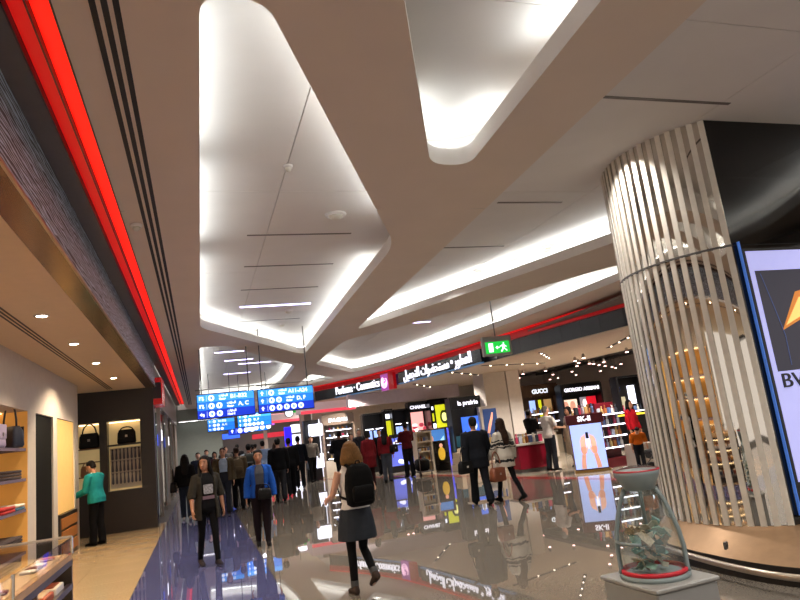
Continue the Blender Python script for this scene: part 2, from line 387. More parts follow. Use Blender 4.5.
# ------------------------------------------------------------------ left store: shelf wall
WX = -2.6
sw = MB().box(WX - .7, WX, 4.0, 16.2, 2.66, 3.5).build('wall_store', M_offw, kind='structure')
MB().box(WX - .9, WX - .7, 4.0, 16.2, 0, 3.5).build('wall_store_back', mat('amber lit back wall', '#c8975a', .6, noise=.05), kind='structure')
for (a, b) in [(11.7, 12.22), (13.58, 13.94), (15.7, 16.2), (8.0, 8.3), (4.0, 4.3)]: MB().box(WX - .7, WX, a, b, 0, 2.66).build('pilaster', M_offw, sw)
MB().box(WX - .1, WX - .03, 12.222, 13.578, 0, 2.655).build('door_1', mat('dark door', '#0b0a0a', .9, spec=.1), kind='structure')
# glowing alcove panel with drawers under it
t = thing('lit_cabinet', 'cream backlit wall panel with wooden drawers beneath it', 'cabinet', (WX, 14.82, 0))
MB().box(-.35, -.02, -.87, .87, .85, 2.655).build('lit_panel', mat('cream lit panel', '#dcb878', .5, emit='#ffbc58', es=.36), t)
MB().box(-.4, .04, -.87, .87, .0, .84).build('body', M_dark, t)
for k in range(3):
    MB().box(.042, .06, -.8, .8, .1 + k * .24, .29 + k * .24).build('drawer', mat('amber drawer', '#b8783a', .3), t)
# shelving bays
def bay(y0, y1, label):
    t = thing('wall_shelf', label, 'shelf', (WX, (y0 + y1) / 2, 0))
    h = (y1 - y0) / 2
    MB().box(-.69, -.66, -h, h, .4, 2.66).build('back_panel', mat('amber shelf back glow', '#d2a058', .6, emit='#ffae4a', es=.16), t)  # glow painted into back and side panels so the bay looks lit
    for z in (2.03, 1.57, 1.11): 
        s = MB().box(-.66, -.02, -h, h, z, z + .045).build('shelf', mat('lilac shelf', '#6d6276', .7, spec=.2), t)
        MB().box(-.62, -.58, -h + .05, h - .05, z - .016, z - .001).build('light_strip', M_litw, s)
    for q in (-h, h - .03): MB().box(-.66, -.005, q, q + .03, .65, 2.655).build('side_panel', MATS['amber shelf back glow'], t)
    MB().box(-.66, 0, -h, h, 0, .65).build('base_cabinet', M_wood, t)
    MB().box(-.4, -.36, -h + .05, h - .05, 2.64, 2.655).build('light_strip', M_litw, t)
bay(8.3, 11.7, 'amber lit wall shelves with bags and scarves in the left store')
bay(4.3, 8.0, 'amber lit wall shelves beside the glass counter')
def handbag(loc, rz, s, m, label, strap=.3, group=None):
    t = thing('handbag', label, 'handbag', loc, rz, group)
    MB().rings([[( x * s, y * s, z * s) for x, y in fillet([(-a, -b), (a, -b), (a, b), (-a, b)], .04)] for z, a, b in ((0, .15, .07), (.03, .165, .08), (.2, .155, .07), (.26, .13, .045))]).build('body', m, t, True)
    MB().box(-.13 * s, .13 * s, -.085 * s, -.075 * s, .1 * s, .25 * s).build('flap', m, t)
    MB().tube([(s * .11 * math.cos(a), 0, s * (.25 + strap * math.sin(a))) for a in [PI * k / 10 for k in range(11)]], .012 * s, 6).build('strap', m, t, True)
    MB().box(-.02 * s, .02 * s, -.095 * s, -.085 * s, .12 * s, .16 * s).build('clasp', M_steel, t)
    return t
M_navyl = mat('navy leather', '#1c2438', .45, bump=.2); M_blkl = mat('black leather', '#0a090a', .6, spec=.2, bump=.2)
handbag((WX - .13, 11.2, 2.076), PI / 2 + .9, 1.25, M_navyl, 'dark navy shoulder bag with upright strap on the top shelf')
t = handbag((WX - .14, 10.45, 2.076), PI / 2, 1.3, mat('lilac leather', '#a79ab8', .5), 'pale lilac handbag cut by the frame on the top shelf', .15)
M_scarf = [mat('scarf ' + c, c, .9, bump=.5) for c in ('#33262a', '#b02a2a', '#3f6f8f', '#d8cfc0')]
def folded(loc, n, cols, label, sy=.5):
    t = thing('folded_scarf', label, 'scarf', loc)
    for k in range(n): MB().bbox(-.2, .2, -sy, sy, k * .045, k * .045 + .042, .012).build('fold', M_scarf[cols[k % len(cols)]], t, True)
folded((WX - .215, 10.8, 1.616), 3, [0], 'pile of dark folded scarves on the middle shelf', .6)
folded((WX - .215, 10.75, 1.156), 2, [1, 1], 'bright red folded scarf on the lower shelf', .3)
folded((WX - .215, 11.35, 1.156), 2, [2, 3], 'blue and white folded scarf at the lower shelf end', .25)
folded((WX - .215, 10.9, .651), 3, [0], 'dark folded garments on top of the base cabinet', .55)
folded((WX - .215, 9.0, 1.616), 3, [3, 2], 'pale folded scarves behind the frame edge', .4)

# dark feature wall with niches at the end of the store
DY = 17.95
dw = thing('wall_dark', None, None); tag(dw, kind='structure')
for (x0, x1, z0, z1) in [(-4.5, -1.1, 2.72, 3.5), (-4.5, -2.95, 0, 2.72), (-2.4, -2.22, 1.0, 2.72), (-1.44, -1.1, 0, 2.72), (-2.95, -2.22, 0, 1.0), (-2.22, -1.44, 0, 1.0)]:
    MB().box(x0, x1, DY, DY + .4, z0, z1).build('veneer_panel', M_dark, dw)
M_niche = mat('cream niche back glow', '#d6c39c', .5, emit='#ffd890', es=.22)  # niche back has a painted glow imitating light on it
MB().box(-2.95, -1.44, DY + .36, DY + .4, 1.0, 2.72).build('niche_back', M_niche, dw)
MB().box(-2.22, -1.44, DY + .02, DY + .36, 2.1, 2.14).build('niche_shelf', M_dark, dw)
for z in (1.4, 1.75, 2.08): MB().box(-2.95, -2.4, DY + .02, DY + .36, z, z + .03).build('niche_shelf', M_wood, dw)
for (x0, x1) in ((-2.9, -2.45), (-2.2, -1.46)): MB().box(x0, x1, DY + .25, DY + .3, 2.69, 2.71).build('light_strip', M_litw, dw)
handbag((-2.65, DY + .18, 2.111), 0, 1.45, M_blkl, 'black handbag with round handle in the narrow lit niche', .17)
handbag((-1.78, DY + .18, 2.141), 0, 1.35, M_blkl, 'black square bag in the wide lit niche above the tie rack', .06)
handbag((-2.7, DY + .18, 1.431), 0, 1.0, mat('tan leather', '#8a5a30', .5), 'small tan bag on the low niche shelf', .1)
# belts / ties hanging in rows
t0 = None
for r_, (z, L) in enumerate(((2.02, .28), (1.72, .26), (1.42, .38))):
    for k in range(8):
        if t0 is None:
            t0 = thing('necktie', 'patterned necktie hanging in rows on the lit niche rack', 'necktie', group='neckties on the niche rack')
            MB().rings([[(-.02, -.008, 0), (.02, -.008, 0), (.02, .008, 0), (-.02, .008, 0)], [(-.014, -.008, -.05), (.014, -.008, -.05), (.014, .008, -.05), (-.014, .008, -.05)], [(-.03, -.008, -.24), (.03, -.008, -.24), (.03, .008, -.24), (-.03, .008, -.24)], [(-.004, -.008, -.27), (.004, -.008, -.27), (.004, .008, -.27), (-.004, .008, -.27)]]).build('blade', mat('tie silk', '#4a4650', .5, noise=.5, nscale=40), t0)
            MB().ell((0, 0, -.005), (.022, .014, .02), 8, 6).build('knot', mat('tie silk knot', '#37343c', .5), t0, True)
            t = t0
        else: t = copy_tree(t0)
        t.location = (-2.14 + k * .09, DY + .3, z)
        t['label'] = 'necktie, ' + ['first', 'second', 'third', 'fourth', 'fifth', 'sixth', 'seventh', 'eighth'][k] + ' from the left in the ' + ['top', 'middle', 'bottom'][r_] + ' row of the niche rack'
t = thing('tie_rack', 'cream rack with rails that carries the hanging neckties', 'rack', (-1.83, DY + .35, 1.05))
MB().box(-.37, .37, -.02, .0, 0, 1.0).build('board', M_cream, t)
for z in (.97, .67, .37): MB().tube([(-.36, -.05, z + .01), (.36, -.05, z + .01)], .008, 6).build('rail', M_steel, t)

# ------------------------------------------------------------------ glass display counter at lower left
t = thing('display_counter', 'glass topped wooden display counter with lit trays in the left corner', 'counter', (-1.62, 4.9, 0))
cx0, cx1, cy0, cy1 = -.42, .42, -1.9, 2.15
MB().box(cx0, cx1, cy0, cy1, 0, .12).build('plinth', M_dark, t)
MB().box(cx0, cx0 + .04, cy0, cy1, .12, .84).build('back_panel', M_wood, t)
MB().box(cx0, cx1, cy1 - .04, cy1, .12, .84).build('end_panel', M_dark, t)
MB().box(cx0, cx1, cy0, cy0 + .04, .12, .84).build('end_panel', M_dark, t)
for z in (.13, .37, .6): MB().box(cx0 + .04, cx1 - .02, cy0 + .04, cy1 - .04, z, z + .025).build('shelf', mat('counter shelf', '#8a7a6c', .3), t)
for z in (.36, .59, .8): MB().box(cx1 - .04, cx1 + .005, cy0, cy1, z, z + .05).build('rail', mat('dark rail', '#3b3038', .3), t)
for y in (cy0 + .02, -.6, .75, cy1 - .02): MB().box(cx1 - .03, cx1 + .004, y - .015, y + .015, .12, .84).build('post', mat('counter post', '#5b4d4a', .3, .5), t)
MB().box(cx0, cx1, cy0, cy1, .84, .9).build('top_frame', mat('pale wood edge', '#c49a68', .35, noise=.1), t)
MB().box(cx0 + .05, cx1 - .05, cy0 + .05, cy1 - .05, .9, .906).build('tray_base', mat('tray cloth', '#c9a878', .7), t)
for (a, b_) in (((cx0, cx0 + .008), (cy0, cy1)), ((cx1 - .008, cx1), (cy0, cy1)), ((cx0, cx1), (cy1 - .008, cy1)), ((cx0, cx1), (cy0, cy0 + .008))):
    MB().box(a[0], a[1], b_[0], b_[1], .9, 1.04).build('glass_side', M_glass, t)
MB().box(cx0, cx1, cy0, cy1, 1.04, 1.05).build('glass_top', M_glass, t)
for (x, y) in ((cx0, cy0), (cx1, cy0), (cx0, cy1), (cx1, cy1), (cx1, .1), (cx0, .1)): MB().tube([(x, y, .9), (x, y, 1.055)], .012, 8).build('corner_post', M_chrome, t)
MB().box(cx0, cx1, cy1 - .02, cy1 + .02, 1.05, 1.062).build('glass_clip', M_steel, t)
MB().box(cx0 + .06, cx0 + .1, cy0 + .1, cy1 - .1, .8, .815).build('light_strip', M_litw, t)
MB().box(cx0 + .06, cx0 + .1, cy0 + .1, cy1 - .1, .57, .585).build('light_strip', M_litw, t)
for z in (.345, .575, .785): MB().box(cx1 - .08, cx1 - .05, cy0 + .1, cy1 - .1, z, z + .012).build('light_strip', M_litw, t)  # front strips added to brighten the counter shelves
wc = [mat('wallet ' + c, c, .45, bump=.2) for c in ('#7a2f1c', '#d8ccc0', '#1c2c44', '#b0502a', '#c98a3a', '#e6ded4')]
for k in range(22):
    y = 3.25 + k * .165; x = -1.62 + random.choice((-.12, .1, .28)); cidx = k % 6
    t = thing('wallet', ['rust', 'ivory', 'navy', 'orange brown', 'mustard', 'white'][cidx] + ' folded wallet, ' + ['first', 'second', 'third', 'fourth'][k // 6] + ' of its colour from the near end under the counter glass', 'wallet', (x, y, .907), random.uniform(-.3, .3), 'wallets under the counter glass')
    MB().bbox(-.055, .055, -.05, .05, 0, .022, .006).build('cover', wc[cidx], t, True)
    MB().box(-.05, .05, -.052, -.046, .006, .016).build('edge', M_cream, t)
for z, zz in ((.395, 0), (.625, 1), (.155, 2)):
    for k in range(9):
        t = thing('scarf_box', 'flat boxed scarf, ' + ['first', 'second', 'third', 'fourth', 'fifth', 'sixth', 'seventh', 'eighth', 'ninth'][k] + ' from the near end on the ' + ['middle', 'upper', 'lower'][zz] + ' counter shelf', 'box', (-1.36, 3.3 + k * .42, z), 0, 'boxed scarves inside the counter')
        MB().bbox(-.13, .13, -.16, .16, 0, .07, .008).build('box', wc[(k * 2 + zz) % 6], t)
        MB().box(-.1, .1, -.13, .13, .07, .078).build('lid_window', wc[(k + 3 + zz) % 6], t)

# ------------------------------------------------------------------ left facade beyond the dark wall (glass shop front)
t = thing('red_sign_box', 'bright red box sign hanging at the end of the dark wall', 'sign', (-1.0, 18.3, 0))
MB().box(-.12, .12, -.3, 1.0, 3.05, 3.75).build('sign_body', M_redm, t)
MB().box(-.1, .1, -.32, -.3, 3.2, 3.62).build('sign_face', mat('dark sign face', '#241a24', .3), t)
lf = MB().box(-1.3, -1.1, 18.4, 36, 3.2, 4.19).build('wall_facade', mat('facade grey', '#8a827c', .3, .2), kind='structure')
for k in range(8):
    y = 18.5 + k * 2.3
    MB().box(-1.28, -1.1, y, y + (.5 if k % 2 == 0 else .2), 0, 3.2).build('pier', mat('facade pier', '#a89c90', .25, .1) if k % 2 else M_chrome, lf)
for k in range(7):
    y = 18.75 + k * 2.3
    MB().box(-1.2, -1.19, y + .3, y + 2.0, .1, 3.2).build('window_pane', glass('shop glass', '#cfd6da', .5), lf)
MB().box(-3.2, -3.1, 18.4, 36, 0, 3.2).build('wall_facade_back', mat('shop interior', '#8f8478', .5), kind='structure')
MB().box(-3.2, -1.3, 18.4, 36, 3.2, 3.3).build('ceiling_facade', M_white, kind='structure')
for k in range(6):
    t = thing('shop_lamp', ['nearest', 'second', 'third', 'fourth', 'fifth', 'farthest'][k] + ' bright lit panel behind the left glass shop front', 'lamp', (-2.2, 19.8 + k * 2.6, 3.17), group='lit panels behind the left glass front')
    MB().box(-.4, .4, -.25, .25, .0, .03).build('frame', M_grey, t); MB().box(-.36, .36, -.21, .21, -.006, .0).build('diffuser', glow('shop lamp', '#eef4ff', 14), t)
for k, (y, z, cc) in enumerate([(21.0, 2.2, 'blue screen'), (24.6, 1.2, 'orange'), (23.2, 2.4, 'white'), (27.5, 2.3, 'white')]):  # the white glowing cards imitate reflections in the shop front
    t = thing('window_display', ['blue lit screen in the left glass shop front', 'small orange notice on the left glass shop front', 'white lit card in the left glass shop front', 'far white reflection card in the left glass shop front'][k], 'display', (-1.2, y, z))
    MB().box(-.05, 0, -.35, .35, -.2, .2).build('casing', M_grey, t)
    MB().box(.0, .01, -.32, .32, -.17, .17).build('face', [glow('blue screen', '#2a5cff', 2.0), glow('orange card', '#d07030', .5), glow('white reflection card', '#f2f4ff', 4)][min(k, 2)], t)
# grey-green end wall with light strip at its head
MB().box(-3.4, 1.15, 36.0, 36.3, 0, 4.8).build('wall_end', mat('grey green wall', '#7c847a', .5), kind='structure')
t = thing('ceiling_light', 'white strip light above the grey green end wall', 'light', (-.1, 35.6, 3.35))
MB().box(-.9, 1.1, -.06, .06, 0, .06).build('housing', M_white, t); MB().box(-.88, 1.08, -.05, .05, -.01, 0).build('diffuser', glow('strip white', '#ffffff', 5), t)
# far end of the concourse
MB().box(1.15, 22, 60, 60.3, 0, 4.8).build('wall_far', mat('far wall', '#8a8480', .6), kind='structure')
MB().box(1.0, 22, 36, 62, 4.4, 4.5).build('ceiling_far', M_tan, kind='structure')
for k in range(8):  # glowing panels added overhead to brighten the far concourse
    t = thing('ceiling_light', ['left', 'right'][k % 2] + ' added ceiling fill panel in row ' + ['one', 'two', 'three', 'four'][k // 2] + ' of the far concourse', 'light', (2.6 + (k % 2) * 2.6, 39 + (k // 2) * 5.5, 4.4), group='added far fill panels')
    MB().box(-.7, .7, -.7, .7, -.05, 0).build('frame', M_grey, t); MB().box(-.64, .64, -.64, .64, -.056, -.05).build('diffuser', glow('far fill panel', '#f4f0ff', 6), t)
MB().box(1.05, 1.15, 36.3, 60, 0, 4.4).build('wall_far_left', mat('far left wall', '#6a6a70', .5), kind='structure')

def at(px, py, Y):
    # world point seen at photograph pixel (px, py) on the real plane y = Y
    d = Vector((px - 400, 300 - py, -640))
    d = Vector((AX.dot(d), AY.dot(d), AZ.dot(d)))
    k = Y / d.y
    return Vector((d.x * k, Y, CAM_H + d.z * k))
def atz(px, py, z):
    d = Vector((px - 400, 300 - py, -640)); d = Vector((AX.dot(d), AY.dot(d), AZ.dot(d)))
    k = (z - CAM_H) / d.z
    return Vector((d.x * k, d.y * k, z))

# ------------------------------------------------------------------ mirrored column
CC, CR = (6.08, 5.9), 1.2
colm = thing('mirrored_column', 'large curved column clad in mirror and beige vertical strips', 'column', (CC[0], CC[1], 0))
def arc(a0, a1, r, n): return [(r * math.cos(math.radians(a0 + (a1 - a0) * k / n)), r * math.sin(math.radians(a0 + (a1 - a0) * k / n))) for k in range(n + 1)]
A0, A1 = 60, 228.6
for z0, z1 in ((.36, 3.115), (3.13, ZU)):
    pts = arc(A0, A1, CR, 64)
    MB().rings([[(x, y, z) for x, y in pts] for z in (z0, z1)], cap=False, closed=False).build('mirror_shell', M_chrome, colm, True)
step = 5.4; k = 0; a = A1 - .3
strip_mesh = {}
while a - 2.5 > A0:
    for z0, z1 in ((.365, 3.11), (3.135, ZU)):
        key = z0
        if key not in strip_mesh:
            p = arc(-2.7, 0, CR + .003, 3) + arc(0, -2.7, CR + .011, 3)
            strip_mesh[key] = MB().prism(p, z0, z1).mesh('strip')
        put('strip', strip_mesh[key], M_beige, colm, rz=math.radians(a))
    a -= step
MB().rings([[(x, y, z) for x, y in arc(A0, A1, CR + .016, 48)] for z in (3.112, 3.133)], cap=False, closed=False).build('joint_ring', M_grey, colm, True)
MB().prism(arc(A0, A1, CR - .03, 40) + [(1.0, -.88), (1.0, 1.0)], .05, 3.95).build('core', M_blackm, colm)
# black glass side with the lit advertisement
MB().box(-.795, 1.1, -.9, -.875, 3.13, ZU).build('black_panel', M_black, colm)
MB().box(-.795, 1.1, -.9, -.875, .36, 3.12).build('black_panel', M_black, colm)
# flared base, bumper rail and plinth
outer = [(60, 1.42), (110, 1.42), (150, 1.42), (168, 1.45), (180, 1.5), (195, 1.62), (210, 1.86), (222, 2.12)]
out = [(r * math.cos(math.radians(q)), r * math.sin(math.radians(q))) for q, r in outer] + [(-1.38, -1.85), (-1.0, -2.1), (-.4, -2.22), (1.0, -2.22)]
inn = [(CR * math.cos(math.radians(q)), CR * math.sin(math.radians(q))) for q in (60, 110, 150, 168, 180, 195, 210, 222)] + [(-.8, -.9), (-.6, -.9), (-.4, -.9), (1.0, -.9)]
def dens(p, n=5):
    res = []
    for i in range(len(p) - 1):
        q0, q1, q2, q3 = [Vector(p[max(0, min(len(p) - 1, i + d))]) for d in (-1, 0, 1, 2)]
        for k in range(n):
            t = k / n; res.append(tuple(.5 * ((2 * q1) + (q2 - q0) * t + (2 * q0 - 5 * q1 + 4 * q2 - q3) * t * t + (3 * q1 - q0 - 3 * q2 + q3) * t ** 3)))
    return res + [p[-1]]
do, di = dens(out), dens(inn)
mid = [(a[0] * .75 + b[0] * .25, a[1] * .75 + b[1] * .25) for a, b in zip(do, di)]
MB().rings([[(x, y, .37) for x, y in di], [(x, y, .33) for x, y in [(a[0] * .1 + b[0] * .9, a[1] * .1 + b[1] * .9) for a, b in zip(do, di)]], [(x, y, .16) for x, y in mid]], cap=False, closed=False).build('base_skirt', mat('bronze base skirt', '#97795a', .45, .6, noise=.08), colm, True)
MB().tube([(x, y, .135) for x, y in do], .03, 10).build('bumper_rail', M_steel, colm, True)
MB().rings([[(x, y, z) for x, y in mid] for z in (.16, 0)], cap=False, closed=False).build('plinth', M_blackm, colm, True)
t = MB().box(-.035, .035, -.012, .012, -.03, .03).build('socket_plate', M_grey, colm, loc=(-1.5, -.75, .28)); t.rotation_euler = (0, 0, .6)
for dx in (-.02, 0, .02): MB().box(dx - .006, dx + .006, -.016, -.012, -.012, .012).build('socket_hole', M_blackm, t)
# advertisement light box
ad = thing('advert_screen', 'tall lavender lit advertising screen on the black side of the column', 'screen', (5.39, 4.99, .75))
MB().box(-.03, 1.6, -.035, -.001, -.03, 2.32).build('frame', M_blackm, ad)
MB().box(0, 1.57, -.04, -.035, 0, 2.29).build('panel', glow('lavender screen', '#a9abe2', .72), ad)
pic = MB().box(.06, 1.5, -.043, -.04, 1.05, 2.08).build('picture', mat('dark picture', '#262634', .3, emit='#2a2838', es=.5), ad)
MB().add([(.24, -.0445, 1.45), (.7, -.0445, 1.62), (.95, -.0445, 1.92), (.52, -.0445, 1.84)], [(0, 1, 2, 3)]).build('picture_glow', glow('amber picture', '#b8702a', .8), pic)
MB().add([(.3, -.046, 1.5), (.62, -.046, 1.62), (.84, -.046, 1.84), (.55, -.046, 1.78)], [(0, 1, 2, 3)]).build('picture_glow', glow('pale amber picture', '#e8b868', 1.0), pic)
MB().tube([(.12, -.045, 2.05), (.2, -.045, 1.7), (.26, -.045, 1.4), (.25, -.045, 1.1)], .004, 6).build('picture_line', glow('blue chain', '#4a5a88', .5), pic)
text('BVLGARI', .2, 'lettering', mat('dark lettering', '#16161c', .4), ad, (.07, -.043, .95), align='LEFT', sx=1.3)
MB().ell((.95, -.04, .3), (.42, .012, .42), 20, 12).build('picture_bag', glow('amber bag picture', '#c8742a', .7), ad, True)
MB().box(-.046, -.034, -.03, 0, -.3, 2.4).build('edge_light', glow('blue edge light', '#4a78d0', .4), ad)

# ------------------------------------------------------------------ charity bottle on a pedestal
pd = thing('pedestal', 'low white square pedestal under the big clear bottle', 'pedestal', (3.18, 4.33, 0), .04)
MB().bbox(-.27, .27, -.3, .3, .0, .37, .012).build('body', mat('pale pedestal', '#8b8b89', .5), pd)
MB().bbox(-.285, .285, -.315, .315, .37, .4, .008).build('top', mat('pale pedestal top', '#989894', .4), pd)
bo = thing('collection_bottle', 'large clear collection bottle with grey funnel cap and red base ring', 'bottle', (3.17, 4.34, .4))
prof = [(.2, .02), (.222, .06), (.225, .2), (.21, .32), (.18, .44), (.145, .54), (.115, .6), (.1, .63)]
MB().rings([[(r * math.cos(2 * PI * i / 32), r * math.sin(2 * PI * i / 32), z) for i in range(32)] for r, z in prof], cap=False).build('glass_body', glass('bottle glass', '#f4fbfb', .18), bo, True)
M_gplas = mat('grey green plastic', '#7e8b8c', .4)
MB().lathe([(.25, 0), (.255, .012), (.25, .03), (.2, .034)], 32).build('base', M_gplas, bo, True)
MB().rings([[(r * math.cos(2 * PI * i / 32), r * math.sin(2 * PI * i / 32), z) for i in range(32)] for r, z in ((.2, .034), (.237, .034), (.236, .058), (.222, .062))], cap=False).build('base_ring', mat('red ring', '#c0182a', .35), bo, True)
for q in (54, 150, 318):
    c_, s_ = math.cos(math.radians(q)), math.sin(math.radians(q))
    rb = MB().tube([((r + .012) * c_, (r + .012) * s_, z) for r, z in [(.232, .03)] + prof[1:]], [.018] * 8, 8, flat=.8).build('rib', M_gplas, bo, True)
for z, r in ((.26, .232),):
    MB().tube([(r * math.cos(math.radians(q)), r * math.sin(math.radians(q)), z) for q in range(150, 221, 10)], .012, 6).build('cross_bar', M_gplas, bo, True)
MB().lathe([(.1, .62), (.115, .63), (.165, .735), (.17, .76), (.155, .765)], 32).build('cap', M_gplas, bo, True)
MB().rings([[(r * math.cos(2 * PI * i / 32), r * math.sin(2 * PI * i / 32), z) for i in range(32)] for r, z in ((.17, .76), (.172, .764), (.172, .77), (.16, .772))], cap=False).build('cap_rim', mat('red rim', '#b02030', .4), bo, True)
MB().rings([[(r * math.cos(2 * PI * i / 24), r * math.sin(2 * PI * i / 24), z) for i in range(24)] for r, z in ((.16, .77), (.1, .79), (.02, .8), (.0, .802))], cap=False).build('clear_lid', M_glass, bo, True)
nm = [mat('banknote ' + c, c, .8, noise=.3, nscale=60) for c in ('#8fb0a0', '#b8a890', '#6f8f8a', '#c7bfae', '#9a8f7a', '#5c7f78')]
for k in range(34):
    q = random.uniform(0, 2 * PI); r = random.uniform(0, .14); z = .06 + k * .0085
    if z > .2: r *= .9
    m_ = MB(); L, W = .07, .032; rows = []
    for i in range(5):
        u = -L + 2 * L * i / 4; zz = random.uniform(-.022, .022)
        rows.append([(u, -W, zz), (u, W, zz + random.uniform(-.01, .01)), (u, W, zz + .0015), (u, -W, zz + .0015)])
    o = m_.rings(rows).build('banknote', nm[k % 6], None, loc=(3.17 + r * math.cos(q), 4.34 + r * math.sin(q), .4 + z + .02), label='crumpled banknote in the heap inside the clear bottle', cat='banknote', group='banknotes inside the clear bottle')
    o.rotation_euler = (random.uniform(-.9, .9), random.uniform(-.9, .9), random.uniform(0, 6))

# ------------------------------------------------------------------ overhead signs
M_blueD = glow('sign deep blue', '#0a34c8', 1.0); M_blueM = glow('sign blue', '#1a78e8', 1.1); M_blueL = glow('sign light blue', '#3c9cf4', 1.15)
M_sw = glow('sign white', '#eef6ff', 1.35)
def arrow(kind):
    m = MB()
    if kind == 'up': P = [(-.02, -.07), (.02, -.07), (.02, .0), (.06, 0), (0, .075), (-.06, 0), (-.02, 0)]
    elif kind == 'left': P = [(.07, -.07), (.07, .02), (-.0, .02), (-.0, .06), (-.075, 0), (-.0, -.06), (-.0, -.02), (.03, -.02), (.03, -.07)]
    else: P = [(-.07, .06), (-.07, -.05), (-.035, -.05), (-.035, .025), (.03, .025), (.03, -.02), (0, -.02), (.045, -.075), (.09, -.02), (.06, -.02), (.06, .06)]
    m.rings([[(x, y_, z) for x, z in P] for y_ in (0, -.006)]); return m
def sign(x, y, z, wd, ht, rows, label, rods=True, group=None, detail=True):
    t = thing('hanging_sign', label, 'sign', (x, y, z), group=group)
    MB().bbox(0, wd, -.07, .07, -.02, ht + .02, .01).build('housing', mat('sign housing', '#1c2a4c', .4), t)
    n = len(rows); h = ht / n
    for k, (cm, ar, discs, txt) in enumerate(rows):
        zc = ht - (k + .5) * h
        f = MB().box(.015, wd - .015, -.078, -.07, zc - h / 2 + .004, zc + h / 2 - .004).build('row_panel', cm, t)
        s = h / .2
        o = arrow(ar).build('arrow', M_sw, f, loc=(.12 * s, -.079, zc)); o.scale = (s * .8, 1, s * .8)
        MB().box(.24 * s, .245 * s, -.082, -.078, zc - h * .35, zc + h * .35).build('divider', M_sw, f)
        for d in range(discs):
            xd = (.36 + d * .19) * s
            c_ = MB().rings([[(xd + .075 * s * math.cos(2 * PI * i / 16), yy, zc + .075 * s * math.sin(2 * PI * i / 16)) for i in range(16)] for yy in (-.078, -.084)]).build('disc', M_sw, f)
            if detail:
                MB().box(xd - .02 * s, xd + .02 * s, -.087, -.084, zc - .035 * s, zc + .04 * s).build('pictogram', M_blueM, c_)
        if txt:
            xt = (.36 + discs * .19 + .0) * s
            for q, tx in enumerate(txt):
                text(tx[0], tx[1] * s, 'lettering', M_sw, f, (xt + tx[2] * s, -.08, zc + tx[3] * s), ext=.003, align='LEFT', bold=.004)
    if rods:
        for xr in (.12, wd - .12): MB().tube([(xr, 0, ht), (xr, 0, (ZU if detail else ZU) - z)], .014, 6).build('rod', M_grey, t)
        MB().tube([(-.02, 0, ht + .12), (wd + .02, 0, ht + .12)], .012, 6).build('cross_tube', M_grey, t)
    return t
ar_g = '\ufe8d\ufedf\ufe92\ufeee\ufe8d\ufe91\ufe8e\ufe95'[::-1]
sign(-.03, 16, 2.45, 1.34, .56, [(M_blueL, 'turn', 1, [(ar_g, .07, 0, .045), ('Gates', .07, 0, -.04), ('B1-B32', .14, .28, 0)]), (M_blueM, 'turn', 2, [(ar_g, .07, 0, .045), ('Gates', .07, 0, -.04), ('A, C', .14, .28, 0)]), (M_blueD, 'left', 2, [(ar_g, .07, 0, .045), ('Hotel', .08, 0, -.04)])], 'left one of the two near blue hanging direction signs')
sign(1.38, 16, 2.45, 1.36, .55, [(M_blueL, 'up', 1, [(ar_g, .07, 0, .045), ('Gates', .07, 0, -.04), ('A11-A24', .14, .26, 0)]), (M_blueM, 'up', 2, [(ar_g, .07, 0, .045), ('Gates', .07, 0, -.04), ('D, F', .14, .28, 0)]), (M_blueD, 'up', 5, [])], 'right one of the two near blue hanging signs, with five white discs')
sign(.29, 25, 2.4, .98, .42, [(M_blueL, 'up', 1, [('B1-B32', .14, 0, 0)]), (M_blueM, 'up', 2, [('A, C', .14, 0, 0)]), (M_blueM, 'left', 3, [])], 'left one of the two farther small blue hanging signs', detail=False)
sign(1.42, 26, 2.46, 1.3, .5, [(M_blueL, 'up', 1, [('A11-A24', .14, 0, 0)]), (M_blueM, 'up', 2, [('D, F', .14, 0, 0)]), (M_blueM, 'up', 5, [])], 'right one of the two farther small blue hanging signs', detail=False)
sign(1.3, 32, 2.35, .9, .3, [(M_blueD, 'up', 3, [])], 'small dark blue hanging sign behind the far signs', detail=False)
sign(2.0, 36.5, 2.5, 1.6, .35, [(M_blueM, 'left', 4, [])], 'wide blue hanging sign deep in the concourse', detail=False)
# exit sign
p0 = at(497, 350, 12.5)
t = thing('exit_sign', 'green illuminated emergency exit sign hanging from a rod', 'sign', (p0.x, 12.5, 2.98), -.12)
MB().bbox(-.33, .33, -.06, .06, 0, .42, .015).build('housing', mat('grey sign housing', '#8a8783', .4), t)
f = MB().box(-.27, .27, -.066, -.06, .05, .3).build('green_face', glow('exit green', '#10b83c', 1.1), t)
MB().box(-.2, -.1, -.07, -.066, .08, .27).build('door_symbol', M_sw, f)
MB().rings([[(x, y_, z) for x, z in [(-.05, .17), (.0, .13), (0, .16), (.05, .16), (.05, .18), (0, .18), (0, .21)]] for y_ in (-.066, -.07)]).build('arrow', M_sw, f)
for pts in ([(.14, .27), (.16, .25), (.14, .23), (.12, .25)], [(.1, .22), (.16, .22), (.15, .14), (.11, .14)], [(.11, .15), (.14, .15), (.09, .07), (.06, .08)], [(.13, .15), (.15, .15), (.21, .1), (.2, .08)], [(.15, .22), (.21, .18), (.2, .165), (.14, .2)], [(.11, .22), (.05, .2), (.06, .18), (.11, .2)]):
    MB().rings([[(x, y_, z) for x, z in pts] for y_ in (-.066, -.07)]).build('runner_symbol', M_sw, f)
MB().tube([(0, 0, .42), (0, 0, ZU - 2.98)], .014, 8).build('rod', M_grey, t)

